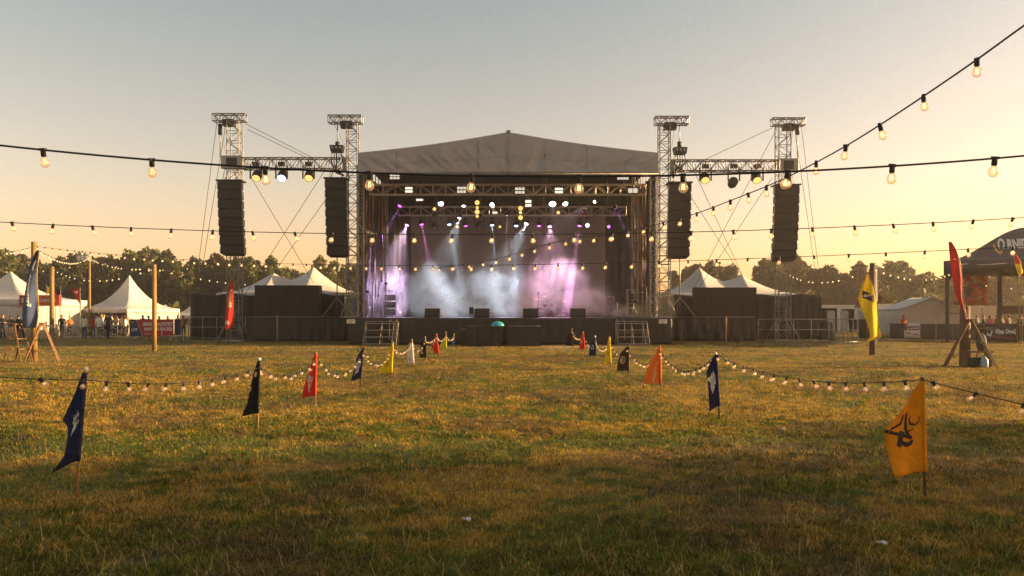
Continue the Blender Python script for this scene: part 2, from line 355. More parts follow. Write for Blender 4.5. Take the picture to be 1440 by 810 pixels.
# coarser tufts that stand proud of the lawn and throw the small evening shadows
def tufts(n, per, d0, d1):
    u = RNG.random(n); d = 1/(1/d0+(1/d1-1/d0)*u); x0 = d*(RNG.random(n)*2-1)*1.1; sel = fbm(x0*.8+15, d*.9+44, 3) > .47; x0, d = x0[sel], d[sel]; n = len(d)
    size = .03+.07*RNG.random(n)**1.8; hgt = .030+.050*RNG.random(n)**1.6; hue = RNG.random(n)
    x = np.repeat(x0, per)+RNG.normal(0, 1, n*per)*np.repeat(size, per); y = np.repeat(d, per)+RNG.normal(0, 1, n*per)*np.repeat(size, per); N_ = n*per
    h = np.repeat(hgt, per)*(.5+.9*RNG.random(N_)); th = RNG.random(N_)*math.tau; ln = h*(.3+.9*RNG.random(N_)); lx, ly = np.cos(th)*ln, np.sin(th)*ln; wd = .0075*(.6+.9*RNG.random(N_))*(y/8)**.6
    px, py = -np.sin(th)*wd/2, np.cos(th)*wd/2; z = z_of(x, y)-.004
    v = np.stack([np.stack([x-px, y-py, z], -1), np.stack([x+px, y+py, z], -1), np.stack([x+lx*.4+px*.7, y+ly*.4+py*.7, z+h*.6], -1), np.stack([x+lx*.4-px*.7, y+ly*.4-py*.7, z+h*.6], -1), np.stack([x+lx, y+ly, z+h*.9], -1)], 1)
    b = np.arange(N_)[:, None]*5; f = np.concatenate([b+[0, 1, 2], b+[0, 2, 3], b+[3, 2, 4]], 0)
    hu = np.repeat(hue, per)[:, None]; t = turf_tint(x, y); c = np.where(hu < .40, np.array([.085, .10, .016]), np.where(hu < .75, t, np.array([.32, .23, .075])))*(.4+1.25*RNG.random((N_, 1)))
    return v.reshape(-1, 3), f, np.repeat(c, 5, 0)
parts += [tufts(16500, 16, 4.0, 26), tufts(9500, 14, 18, 60)]
# long dry stalks lying about
off = 0; vs, fs, cs = [], [], []
for v, f, c in parts: vs.append(v); fs.append(f+off); cs.append(c); off += len(v)
n = 7000; d = 4.5+22*RNG.random(n)**1.6; x = d*(RNG.random(n)*2-1)*.75; y = d; th = RNG.random(n)*math.tau; ln = .06+.16*RNG.random(n); zz0 = z_of(x, y)
e = np.where(RNG.random(n) < .6, .03, .10)*(.4+RNG.random(n)); px, py = -np.sin(th)*.0021, np.cos(th)*.0021; cx_, cy_ = np.cos(th)*ln, np.sin(th)*ln
wv = np.stack([px, py, np.zeros(n)], -1); p0 = np.stack([x, y, zz0+.012], -1); p1 = np.stack([x+cx_*.55, y+cy_*.55, zz0+.02+e], -1); p2 = np.stack([x+cx_, y+cy_, zz0+.02+e*.7], -1)
v = np.stack([p0-wv, p0+wv, p1+wv*.8, p1-wv*.8, p2], 1).reshape(-1, 3)
b = np.arange(n)[:, None]*5; vs.append(v); fs.append(np.concatenate([b+[0, 1, 2], b+[0, 2, 3], b+[3, 2, 4]], 0)+off); cs.append(np.repeat(np.array([[.42, .32, .14]])*(.6+.6*RNG.random((n, 1))), 5, 0))
tag(np_mesh('grass', np.concatenate(vs), np.concatenate(fs), np.concatenate(cs), turf_mat('grass_blades', .35, 3.), False), 'short patchy grass, part green and part straw', 'grass', kind='stuff')

# ------------------------------------------------------------------ the warm air over the field
hz = MB().box((0, 95, 12.6), (330, 250, 27.2)).build('haze', bpy.data.materials.new('haze_air'))
m = hz.data.materials[0]; m.use_nodes = True; nt = m.node_tree; nt.nodes.clear(); o_ = N(nt, 'ShaderNodeOutputMaterial')
pv = N(nt, 'ShaderNodeVolumePrincipled', i_Density=HAZE, i_Anisotropy=.75); pv.inputs['Color'].default_value = (1, .90, .76, 1); nt.links.new(pv.outputs[0], o_.inputs['Volume'])
tag(hz, kind='stuff'); hz.visible_shadow = True

# ------------------------------------------------------------------ trees: lobed crowns of many leaf sprays
def leaf_mat(name, a, b, transl=.3):
    m, nt, out = nodes(name); L = nt.links.new; ge = N(nt, 'ShaderNodeNewGeometry'); oi = N(nt, 'ShaderNodeObjectInfo')
    mx = N(nt, 'ShaderNodeMix', data_type='RGBA', i_6=(*a, 1), i_7=(*b, 1)); L(ge.outputs['Random Per Island'], mx.inputs[0])
    hs = N(nt, 'ShaderNodeHueSaturation'); mr = N(nt, 'ShaderNodeMapRange', i_To_Min=.47, i_To_Max=.53); L(oi.outputs['Random'], mr.inputs[0]); L(mr.outputs[0], hs.inputs['Hue'])
    m2 = N(nt, 'ShaderNodeMapRange', i_To_Min=.7, i_To_Max=1.3); L(oi.outputs['Random'], m2.inputs[0]); L(m2.outputs[0], hs.inputs['Value'])
    L(mx.outputs[2], hs.inputs['Color'])
    b_ = N(nt, 'ShaderNodeBsdfPrincipled', i_Roughness=.6); L(hs.outputs[0], b_.inputs['Base Color']); b_.inputs['Specular IOR Level'].default_value = .25
    t = N(nt, 'ShaderNodeBsdfTranslucent'); L(hs.outputs[0], t.inputs[0]); ms = N(nt, 'ShaderNodeMixShader', i_Fac=transl)
    L(b_.outputs[0], ms.inputs[1]); L(t.outputs[0], ms.inputs[2]); L(ms.outputs[0], out.inputs['Surface']); return m
M['leaf'] = leaf_mat('leaf_sprays', (.048, .062, .016), (.125, .115, .03))
M['leaf_dry'] = leaf_mat('warm_leaf_sprays', (.06, .06, .015), (.15, .11, .028))
def crown_arrays(rng, hh, rad, base, lobes, per, leaf):
    vs = []
    for k in range(lobes):
        t = (k+.5)/lobes; z = base+(hh-base)*(.12+.80*t); env = math.sin(math.pi*min(1, .18+.80*(1-t)**.9))**.7
        a = k*2.4+rng.random()*.8; r0 = rad*env*(.25+.5*rng.random()); lr = rad*(.34+.22*rng.random())*(1-.35*t)
        cx, cyy = math.cos(a)*r0, math.sin(a)*r0
        n = per; dirs = rng.normal(size=(n, 3)); dirs /= np.linalg.norm(dirs, axis=1)[:, None]
        rr = lr*(.55+.5*rng.random(n)**.6)*(1+.25*np.sin(dirs[:, 0]*5+k)*np.cos(dirs[:, 2]*4+2*k))
        c = np.array([cx, cyy, min(z, hh-lr*.75)])+dirs*rr[:, None]*np.array([1, 1, .82]); c = c[c[:, 2] > .4]; n = len(c)
        a1 = rng.normal(size=(n, 3)); a1 /= np.linalg.norm(a1, axis=1)[:, None]; a2 = np.cross(a1, rng.normal(size=(n, 3))); a2 /= np.linalg.norm(a2, axis=1)[:, None]
        s = (leaf*(.5+.9*rng.random(n)))[:, None]
        vs.append(np.stack([c-a1*s, c+a2*s*.55, c+a1*s, c-a2*s*.55+np.cross(a1, a2)*s*.3], 1))
    v = np.concatenate(vs).reshape(-1, 3); return v, np.arange(len(v)).reshape(-1, 4)
def make_tree(name, seed, hh, rad, base, lobes, per, leaf, m, label, loc):
    rng = np.random.default_rng(seed); t = thing(name, (0, 0, 0), label, 'tree', None)
    mb = MB(); hgt = base+(hh-base)*.7; pts = [V((math.sin(k*1.3+seed)*.12*k*.3, math.cos(k+seed)*.1*k*.3, hgt*k/6)) for k in range(7)]
    mb.tube(pts, [hh*.026*(1-.75*k/6)+.02 for k in range(7)], 8)
    for k in range(9):
        q = pts[2+k % 4]; a = k*2.4; e = q+V((math.cos(a), math.sin(a), .75))*rad*(.5+.25*rng.random()); mid = q.lerp(e, .5)+V((0, 0, -.05*rad))
        mb.tube([q, mid, e], [hh*.009, hh*.006, hh*.002], 5)
    mb.build('trunk', M['bark'], t)
    v, f = crown_arrays(rng, hh, rad, base, lobes, per, leaf); c = np_mesh('crown', v, f, None, m, False); c.parent = t
    t.location = loc; return t
tree_lab = [ # x of crown, y of top, half width px, distance, prototype, label
 (-14, 352, 38, 135, 0, 'round-topped tree at the edge of the wood behind the big white tent'),
 (22, 357, 34, 150, 1, 'dark tree behind the tall post with the navy feather banner'),
 (66, 372, 30, 140, 2, 'lower dark tree behind the red bar sign and thin post'),
 (96, 362, 28, 132, 3, 'tree behind the small red pennant flag'),
 (127, 357, 30, 146, 0, 'tree standing right behind the floodlight mast'),
 (158, 361, 28, 136, 4, 'tree over the open front of the pagoda tent'),
 (190, 351, 34, 150, 1, 'tall rounded tree just above the pagoda tent peak'),
 (222, 350, 36, 138, 2, 'broad tall tree behind the round wooden post'),
 (252, 366, 26, 132, 3, 'lower tree between the round wooden post and the guy wires'),
 (280, 364, 24, 144, 0, 'tree behind the two guy wires of the far left tower'),
 (306, 359, 28, 140, 4, 'broad crown left of the outer tower by the red feather flag'),
 (342, 360, 26, 136, 1, 'tree seen through the outer tower beside the red feather flag'),
 (372, 361, 22, 146, 3, 'slim tree above the lower peak of the grey tent on the left wing'),
 (396, 377, 24, 132, 2, 'low tree in the dip of the grey tent roof on the left wing'),
 (424, 381, 24, 140, 0, 'low tree hidden behind the high peak of the left wing tent'),
 (456, 361, 25, 134, 4, 'loose sunlit tree under the line array next to the stage mouth'),
 (492, 372, 26, 150, 1, 'tree glimpsed behind the left inner tower mast'),
 (958, 376, 22, 140, 3, 'golden tree glimpsed behind the right inner tower mast'),
 (986, 369, 30, 134, 0, 'golden round tree above the high tent peak on the right wing'),
 (1020, 373, 26, 142, 2, 'golden tree between the two peaks of the right wing tent'),
 (1048, 392, 22, 132, 4, 'low golden tree behind the lower right wing tent peak'),
 (1082, 363, 26, 138, 1, 'tall golden tree behind the right outer tower'),
 (1112, 361, 32, 148, 0, 'broad golden tree just past the right outer tower'),
 (1150, 374, 30, 136, 3, 'hazy tree above the white cabins'),
 (1184, 384, 28, 142, 2, 'hazy lower tree left of the yellow flag'),
 (1216, 369, 28, 134, 4, 'hazy tree behind the post with the yellow flag'),
 (1256, 366, 32, 146, 1, 'broad hazy tree above the white marquee'),
 (1294, 384, 26, 138, 0, 'hazy low tree right of the marquee ridge'),
 (1328, 388, 28, 144, 2, 'hazy tree behind the red sail flag'),
 (1366, 392, 30, 136, 3, 'hazy tree seen behind the picture banner'),
 (1402, 388, 30, 146, 4, 'hazy tree seen under the dark bell awning'),
 (1440, 380, 34, 138, 1, 'hazy tree at the far end of the awning'),
]
protos = []
for i, (hh, rad, base, lobes, per, leaf, mk) in enumerate([(14, 5.2, 1.5, 17, 400, .42, 'leaf'), (15, 5.6, 1.2, 19, 390, .42, 'leaf'), (12, 5.4, 1.0, 16, 400, .42, 'leaf'), (13, 4.6, 1.2, 15, 380, .40, 'leaf'), (13.5, 5.0, 1.4, 15, 330, .42, 'leaf_dry')]):
    protos.append((make_tree('broadleaf_tree', 30+i, hh, rad, base, lobes, per, leaf, M[mk], 'x', (0, -400, 0)), hh, rad))
used = set()
for (x, yt, hw, d, k, lab) in tree_lab:
    t, hh, rad = protos[k]; H_ = H+(HY-yt)/F*d; loc = V(((x-720)/F*d, d, 0))
    o = t if k not in used else dup(t, label=lab, rz=random.random()*6.28); used.add(k); o.location = loc; o['label'] = lab; o['group'] = 'trees along the edge of the field'
    sz = H_/hh; sx = hw/F*d/rad*1.12; o.scale = (sx, sx, sz)
# unseen trees added outside the frame to shade the near grass
for k, (x, y, s) in enumerate(ADDED_SHADE_TREES):
    o = dup(protos[k % 5][0], loc=V((x, y, 0)), rz=random.random()*6.28, label='tall tree added to shade the grass, %s of the field beyond the frame' % ['east', 'south-east', 'far east', 'north-east', 'just east', 'far south-east', 'close east', 'wide east', 'lone east', 'outer east', 'inner east', 'low east'][k], group='trees added to shade the near grass'); o.scale = (s*1.1, s*1.1, s)
# undergrowth that closes the wood near the ground
rng = np.random.default_rng(77); vs = []
for k in range(150):
    x = -150+300*rng.random(); y = 126+22*rng.random(); r_ = 2.2+2*rng.random()
    v, f = crown_arrays(rng, r_*1.5, r_*1.3, .1, 4, 70, .45); vs.append(v+np.array([x, y, 0]))
v = np.concatenate(vs); tag(np_mesh('undergrowth', v, np.arange(len(v)).reshape(-1, 4), None, M['leaf'], False), 'dark undergrowth closing the foot of the wood', 'undergrowth', kind='stuff')
# small conifer-like bush behind the yellow flag
b = make_tree('bush', 91, 3.6, 1.25, .2, 10, 190, .14, M['leaf_dry'], 'pointed golden bush between the yellow flag and the white marquee', P(1247, 440, 72).xy.to_3d()); b['category'] = 'bush'
# ================================================================== the stage
SF, SB, DK = 47.0, 59.5, 1.57             # stage front, back, deck height
XL, XR = P(490, 0, SF).x, P(945, 0, SF).x
st = thing('stage', (0, SF, 0), 'big outdoor stage with grey gabled roof, black skirt and open smoky mouth', 'stage')
mb = MB().box((0, 0, 0), (0, 0, 0)); mb = MB()
mb.box(((XL+XR)/2, (SF+SB)/2, DK-.06), (XR-XL, SB-SF, .12)); mb.build('deck', M['deck'], st)
def skirt_fn(x0, x1, y, z0, z1, amp, fr, seed, droop=0.):
    def fn(u, v):
        x = x0+(x1-x0)*u; n = float(fbm(np.array([x*fr+seed]), np.array([v*1.3+seed]), 3)[0])-.5
        d = amp*(n*2+.35*math.sin(x*7.1+seed+2*n))*(.25+.75*(1-v)); return (x, y-abs(d)-.02*(1-v), z0+(z1-z0)*v)
    return fn
mb = MB(); mb.sheet(skirt_fn(XL, XR, SF-.05, .02, DK-.02, .10, .9, 3), 150, 10, .012); mb.build('front_skirt', M['skirt'], st)
for x in (XL, XR): mb = MB(); mb.box((x+(.02 if x > 0 else -.02), (SF+SB)/2, DK/2), (.03, SB-SF-.3, DK-.1)); mb.build('side_skirt', M['skirt'], st)
# roof: gabled fascia, top skin, dark lining
RX0, RX1 = P(504, 0, SF).x, P(926, 0, SF).x; RM = P(715, 0, SF).x
ZB, ZE, ZP = P(0, 244, SF).z, P(0, 216, SF).z, P(0, 187, SF).z
def fascia(u, v):
    x = RX0+(RX1-RX0)*u; k = 1-abs(x-RM)/(RX1-RM if x > RM else RM-RX0); zt = ZE+(ZP-ZE)*k-.10*math.sin(math.pi*k)
    n = .32-abs(float(fbm(np.array([x*1.25-v*2.3*(1 if x > RM else -1)]), np.array([v*.9+4]), 3)[0])-.5)*4+.5*(float(fbm(np.array([x*3.1-v*4*(1 if x > RM else -1)]), np.array([v+9]), 2)[0])-.5)
    return (x, SF-.25-.11*n*math.sin(math.pi*min(1, v+.12))-.10*math.exp(-((x-RM)/.12)**2)*0, ZB+(zt-ZB)*v)
mb = MB(); mb.sheet(fascia, 300, 18, .02); mb.build('roof_fascia', M['roof'], st)
for u0 in (.13, .27, .40, .62, .76, .89): mb = MB(); mb.tube([V(fascia(u0, v/10))-V((0, .012, 0)) for v in range(11)], .014, 4); mb.build('roof_seam', M['roof'], st)
for s0, s1 in ((.02, .49), (.51, .98)): mb = MB(); mb.tube([V(fascia(s0+(s1-s0)*k/40, .40))-V((0, .012, 0)) for k in range(41)], .012, 4); mb.build('roof_seam', M['roof'], st)
mb = MB()
for s_ in (0, 1):
    xa = (RX0, RX1)[s_]
    mb.sheet(lambda u, v: (xa+(RM-xa)*u, SF-.20+(SB-SF+.2)*v, ZE+(ZP-ZE)*u-.10*math.sin(math.pi*u)-.12), 12, 12, .02 if s_ else -.02)
mb.build('roof_skin', M['roof'], st)
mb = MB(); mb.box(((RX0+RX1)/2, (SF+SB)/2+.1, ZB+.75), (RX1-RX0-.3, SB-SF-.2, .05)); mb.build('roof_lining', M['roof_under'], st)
mb = MB(); mb.bar(P(505, 244.5, SF-.24), P(926, 244.5, SF-.24), .05, 8); mb.bar((RM, SF-.30, ZB), (RM, SF-.30, ZP), .012, 5); mb.box((RM, SF-.28, ZP+.02), (.24, .12, .14)); mb.build('roof_edge', M['alu_dark'], st)
# wall drapes: back, and side legs with gaps that let the low sun in
def drape(x0, x1, y0, y1, z0, z1, name='drape', fold=9., amp=.10):
    L_ = math.hypot(x1-x0, y1-y0); nx_, ny_ = (y1-y0)/L_, -(x1-x0)/L_
    def fn(u, v):
        a = amp*math.sin(u*L_*fold+1.3*math.sin(u*L_*2.3)); return (x0+(x1-x0)*u+nx_*a, y0+(y1-y0)*u+ny_*a, z0+(z1-z0)*v)
    m_ = MB(); m_.sheet(fn, max(8, int(L_*9)), 3, .015); return m_.build(name, M['drape'], st)
drape(XL+.3, XR-.3, SB-.2, SB-.2, DK, ZB+.7, 'back_drape')
drape(XL+.45, P(577, 0, 57.5).x-.02, 54.0, 57.0, DK+.02, ZB+.5, 'side_drape')
drape(P(852, 0, 57.5).x, XR-.4, 57.0, 53.4, DK+.02, ZB+.5, 'side_drape')
drape(XL+.35, XL+.5, 48.6, 53.8, DK+.02, ZB+.5, 'side_drape'); drape(XR-.35, XR-.5, 50.8, 53.0, DK+.02, ZB+.5, 'side_drape')
# corner and side columns of the roof (lattice), chain falls and cable looms that catch the sun
for x, y, wd in ((P(507, 0, 47.6).x, 47.7, .34), (P(919, 0, 47.6).x, 47.7, .34), (P(541, 0, 51.5).x, 51.5, .34), (P(893, 0, 51.0).x, 51.0, .34)):
    mb = MB(); mb.truss((x, y, DK), (x, y, ZB+.6), wd, wd, 16, .026, .013); mb.build('roof_column', M['alu'], st)
rr = random.Random(4)
for x, y, z0 in [(P(517+3.2*i, 0, 49.0).x, 48.6+.3*i, DK+rr.choice((.1, 2.2, 3.5, 1.2))) for i in range(7)]+[(P(906-2.6*i, 0, 49.0).x, 48.6+.35*i, DK+rr.choice((.1, 2.5, 1.2))) for i in range(6)]:
    mb = MB(); pts = [V((x+.03*math.sin(k*1.7+x), y, z0+(ZB+.4-z0)*k/8)) for k in range(9)]; mb.tube(pts, rr.choice((.028, .04, .055)), 6); mb.build('hanging_cable_loom', rr.choice([M['alu_dark'], M['edge'], M['cable_pale']]), st)
for x, sx in ((P(511, 0, 50).x, .5), (P(536, 0, 52).x, .32), (P(911, 0, 50).x, .4)):   # narrow rust-brown tarpaulin strips at the wing edges
    mb = MB(); mb.sheet(lambda u, v: (x+sx*(u-.5), 52.6+.08*math.sin(u*9+v*3), DK+2+(ZB-DK-2.2)*v), 8, 14, .012); mb.build('wing_tarpaulin', M['edge'], st)
# white notice boards on the two ends of the skirt
for px in (493.5, 932.5):
    mb = MB(); c = P(px, 452, SF-.22); mb.box(c, (.48, .02, .24)); o = mb.build('notice_plate', M['white_paint'], st)
    m2 = MB()
    for k in range(3): m2.box(c+V((-.02*k, -.014, .06-.06*k)), (.34-.06*k, .006, .018))
    m2.build('print', M['black_metal'], o)

# ------------------------------------------------------------------ hung lattice trusses
def hung(name, x0, x1, yt, yb, d, n, lab):
    a, b = P(x0, (yt+yb)/2, d), P(x1, (yt+yb)/2, d); hh = (yb-yt)/F*d; t = thing(name, (a+b)/2, lab, 'truss')
    m_ = MB(); m_.truss(a, b, .5, hh, n, .030, .016); m_.build('lattice', M['alu_lightened'], t)
    for k in range(4):
        q = a.lerp(b, .08+.28*k); m_ = MB(); m_.bar(q+V((0, 0, hh/2)), V((q.x, q.y, ZB+.72)), .014, 5); m_.build('hoist_chain', M['steel'], t)
    return t
hung('lighting_truss', 521, 908, 260, 274, 49.0, 22, 'long front lighting truss carrying blinders under the roof edge')
hung('lighting_truss', 560, 880, 291, 303, 53.5, 20, 'rear lighting truss with coloured spots above the screen')
# the screen behind the band
a, b = P(578, 302, 57.6), P(851, 439, 57.6); t = thing('video_screen', ((a.x+b.x)/2, 57.6, b.z), 'wide plain grey screen at the back of the stage', 'screen')
mb = MB(); mb.box(((a.x+b.x)/2, 57.6, (a.z+b.z)/2), (b.x-a.x, .12, a.z-b.z)); mb.build('screen_face', M['screen'], t)
mb = MB(); mb.box(((a.x+b.x)/2, 57.62, b.z-.14), (b.x-a.x, .5, .26)); mb.build('base_rail', M['black_metal'], t)

# ------------------------------------------------------------------ lamps
LC = {'purple': (.72, .32, 1.0), 'magenta': (1., .38, .80), 'mauve': (.90, .62, 1.0), 'rose': (1., .55, .78), 'ice': (.80, .88, 1.), 'white': (1, .97, .9), 'blue': (.55, .72, 1.0), 'amber': (1, .58, .16), 'pink': (1, .62, .55)}
LENS = dict(LC, purple=(.50, .07, 1.), magenta=(1., .10, .72), rose=(1., .35, .8), mauve=(.75, .35, 1.))
LM = {k: emit('lamp_'+k, c, s) for (k, c), s in zip(LENS.items(), [dict(purple=2.4, magenta=2.2, mauve=2.2, rose=2.4, white=8, blue=2.0, amber=.5, pink=1.8, ice=4)[k] for k in LC])}
LM['off'] = mat('dark_lens', (.03, .03, .035), .1, .3)
def aim(d): return V(d).normalized().to_track_quat('Z', 'Y').to_matrix()
def lamp(x, y, d, colour, target=None, r=.14, watt=0, cone=12, lab='', name='moving_head', cat='stage light', group='stage spotlights', body=True, soft=.03):
    """a hung spotlight: clamp and yoke, tapered head turned to its target, glowing lens"""
    c = P(x, y, d); t = thing(name, c, lab, cat, group); tg = V(target) if target is not None else V((0, 30, 1)); dr = (tg-c).normalized(); q = aim(dr)
    m_ = MB(); m_.box(c+V((0, 0, r*3.4)), (r*1.5, r*1.1, r*.9)); m_.bar(c+V((0, 0, r*3.8)), c+V((0, 0, r*4.6)), .03, 6)
    for s_ in (-1, 1): m_.box(c+V((s_*r*1.35, .0, r*1.55)), (r*.22, r*.5, r*3.2))
    m_.build('yoke', M['black_metal'], t)
    m_ = MB(); m_.lathe([(.001, -r*2.6), (r*.75, -r*2.6), (r*1.12, -r*1.7), (r*1.12, -r*.2), (r*1.02, 0), (r*.98, -.03), (.001, -.035)], c, 14, q); m_.build('head', M['black_metal'], t)
    m_ = MB(); m_.lathe([(r*.95, -.02), (r*.8, .0), (r*.4, .012), (.001, .016)], c, 14, q); m_.build('lens', LM[colour], t)
    if watt:
        sp = bpy.data.lights.new('spot', 'SPOT'); sp.energy = watt; sp.color = LC[colour]; sp.spot_size = R(cone); sp.spot_blend = .35 if cone < 30 else 1.; sp.shadow_soft_size = soft
        so_ = bpy.data.objects.new('spot_beam', sp); COL.objects.link(so_); so_.parent = t; so_.location = dr*.05; so_.rotation_euler = dr.to_track_quat('-Z', 'Y').to_euler()
    return t
g = lambda x, d: V((P(x, 440, d).x, d, DK))
K = SPOT_GAIN
lamp(562, 290, 53.0, 'purple', P(541, 330, 52), watt=500*K, cone=14, lab='purple spot at the far end of the rear truss, tilted to the side drape')
lamp(572, 317, 54.5, 'mauve', P(531, 430, 51.5), watt=1300*K, cone=46, lab='small purple spot beside the screen edge')
lamp(593, 316, 54.5, 'magenta', g(618, 53), watt=2600*K, cone=9, lab='bright pink spot with a beam down the screen edge')
lamp(632, 316, 54.5, 'blue', g(655, 52.5), watt=3200*K, cone=9, lab='pale blue spot left of the small amber lens')
lamp(655, 318, 54.5, 'magenta', g(670, 54), watt=500*K, cone=8, lab='dim pink spot between the pale blue lenses')
lamp(692, 317, 54.5, 'blue', g(703, 52.5), watt=2600*K, cone=8, lab='blue spot just left of the centre of the screen')
lamp(713, 303, 53.2, 'pink', g(708, 54), watt=4200*K, cone=5, lab='rosy spot with a narrow beam straight down at mid stage', r=.10)
lamp(726, 318, 54.5, 'blue', g(722, 52), watt=2200*K, cone=9, lab='blue spot just right of the narrow rosy beam')
lamp(740, 315, 54.5, 'ice', g(676, 50.8), watt=620*K, cone=46, lab='plain white lens beside the blue spot right of mid stage')
lamp(758, 318, 54.5, 'magenta', g(756, 53), watt=500*K, cone=10, lab='pink spot, left one of the close pair over the drum kit')
lamp(773, 319, 54.5, 'rose', g(785, 51.5), watt=430*K, cone=70, lab='larger pink spot, right one of the close pair over the drum kit')
lamp(815, 318, 54.5, 'magenta', g(795, 52.5), watt=3000*K, cone=8, lab='pink spot with the strong slanting beam right of the drum kit')
lamp(826, 317, 54.5, 'blue', None, lab='blue white lens next to the strong pink beam')
lamp(819, 297, 53.0, 'magenta', P(800, 312, 53.2), watt=300*K, cone=14, lab='pink spot on the rear truss with a short beam to the left', r=.12)
lamp(866, 293, 53.0, 'purple', P(880, 325, 53.2), watt=450*K, cone=14, lab='purple spot near the end of the rear truss, beam to the right', r=.12)
lamp(856, 319, 54.5, 'purple', None, lab='lonely small purple lens right of the screen', r=.10)
lamp(620, 287, 51.5, 'white', V((-3, 44, 0)), watt=25*K, cone=40, lab='glaring white spot above the left half of the screen', r=.17)
lamp(777, 287, 51.5, 'white', V((3, 44, 0)), watt=35*K, cone=40, lab='largest glaring white spot, right of mid stage', r=.22)
lamp(795, 287, 51.5, 'white', V((5, 44, 0)), watt=20*K, cone=40, lab='second glaring white spot, just right of the largest', r=.17)
lamp(652, 290, 51.5, 'white', g(652, 48), r=.11, lab='small white spot pointing down under the front truss')
lamp(692, 288, 51.5, 'white', V((0, 30, 6)), r=.13, lab='white spot with a bright lens near the middle of the front truss')
lamp(646, 307, 53.0, 'ice', g(604, 50.6), r=.12, watt=640*K, cone=46, lab='white lens hanging just below the rear truss')
lamp(836, 284, 51.5, 'white', P(788, 312, 50), r=.11, watt=500*K, cone=10, lab='white spot throwing a pale beam down to the left')
lamp(611, 294, 52.5, 'amber', V((0, 30, 1)), r=.12, lab='amber lamp below the glaring white spot')
lamp(643, 319, 54.5, 'amber', V((0, 30, 1)), r=.10, lab='small amber lens between two blue spots')
lamp(703, 319, 54.5, 'amber', V((0, 30, 1)), r=.09, lab='small amber lens right of the blue spot at mid screen')
lamp(785, 299, 52.5, 'amber', V((0, 30, 1)), r=.12, lab='amber lamp below the largest white spot')
lamp(612, 320, 52.5, 'off', g(612, 45), r=.24, lab='unlit big moving head hanging before the screen')
lamp(674, 319, 52.5, 'off', g(685, 45), r=.22, lab='unlit tilted moving head left of mid screen')
for px, ys, dd, lb in ((671, (285, 292, 298, 304), 51.0, 'vertical bar of four amber lamps left of mid stage'), (732, (293, 299, 306), 51.0, 'vertical bar of three amber lamps right of mid stage')):
    c = P(px, ys[0], dd); t = thing('lamp_bar', c, lb, 'stage light', 'amber lamp bars'); mb = MB(); mb.bar(P(px, 276, dd+.12), P(px, ys[-1]+3, dd+.12), .03, 6); mb.build('rail', M['black_metal'], t)
    for k, y in enumerate(ys): m_ = MB(); m_.lathe([(.15-.05*(k % 2), -.05), (.13-.05*(k % 2), 0), (.06, .03), (.001, .035)], P(px, y, dd), 12, aim((0, -1, -.15))); m_.build('lamp', LM['amber'], t)
WL = emit('blinder_panel', (1, .88, .68), .42); WD = emit('blinder_panel_dim', (1, .86, .66), .26)
def blinder(x, y, d, w_, h_, nx_, nz_, m_, lab):
    c = P(x, y, d); t = thing('blinder', c, lab, 'blinder light', 'blinder lights on the trusses'); ww, hh = w_/F*d, h_/F*d
    b_ = MB(); b_.box(c+V((0, .09, 0)), (ww, .16, hh)); b_.bar(c+V((0, .1, hh/2)), c+V((0, .1, hh/2+.16)), .03, 6); b_.build('housing', M['black_metal'], t)
    for i in range(nx_):
        for j in range(nz_):
            b_ = MB(); b_.box(c+V(((i-(nx_-1)/2)*ww/nx_, -.002, (j-(nz_-1)/2)*hh/nz_)), (ww/nx_*.86, .02, hh/nz_*.70)); b_.build('panel', m_, t)
for i, (x, y, d, w_, h_, a_, b_, m_, lb) in enumerate([
 (575, 267, 48.6, 12, 9, 1, 2, WL, 'two-bar blinder near the left end of the front truss'), (649, 267, 48.6, 13, 10, 3, 2, WD, 'six-cell blinder left of mid front truss'),
 (731, 268, 48.6, 14, 10, 3, 2, WD, 'six-cell blinder just right of mid front truss'), (786, 268, 48.6, 13, 9, 1, 2, WL, 'two-bar blinder on the right half of the front truss'),
 (890, 268, 48.6, 14, 9, 2, 1, WD, 'two-cell blinder at the right end of the front truss'), (555, 248.5, 48.2, 14, 8, 3, 2, WD, 'six-cell blinder tucked under the roof at the left corner'),
 (876, 250, 48.2, 16, 7, 4, 1, WD, 'four-cell blinder tucked under the roof at the right corner'), (590, 281, 49.2, 11, 4, 1, 1, WL, 'single-bar blinder below the left part of the front truss'),
 (696, 299, 52.0, 8, 4, 1, 1, WL, 'single-bar blinder below the middle white spot'), (743, 286, 49.4, 10, 11, 1, 2, WL, 'tall two-bar blinder hanging below mid front truss'), (693, 291, 50, 6, 4, 1, 1, WL, 'tiny blinder left of mid front truss')]):
    blinder(x, y, d, w_, h_, a_, b_, m_, lb)

# ------------------------------------------------------------------ things on the deck
def wedge(px, lab, w_=21):
    c = g(px, 48.0); ww = w_/F*48; t = thing('wedge_monitor', c, lab, 'monitor speaker', 'wedge monitors along the stage lip')
    pr = [(0, 0), (-.04, .10), (.16, .56), (.5, .56), (.62, 0)]; b_ = MB(); b_.prism([c+V((-ww/2, y, z)) for y, z in pr], (ww, 0, 0)); b_.build('cabinet', M['cabinet'], t)
    b_ = MB(); b_.prism([c+V((-ww/2+.05, -.035+.18*k-.014, .13+.40*k)) for k in (0, 1)]+[c+V((-ww/2+.05, -.035+.18*k, .13+.40*k)) for k in (1, 0)], (ww-.1, 0, 0)); b_.build('grille', M['grille'], t)
    b_ = MB(); b_.box(c+V((ww/2+.012, .3, .30)), (.02, .3, .42)); b_.build('side_panel', M['edge'], t)
for px, lb in ((607.5, 'wedge monitor alone in the white smoke at the left of the stage lip'), (677.5, 'wedge monitor beside the small upright speaker'), (746, 'wedge monitor in front of the drum kit'), (813, 'wedge monitor under the pink glow, last before the dark wing')): wedge(px, lb)
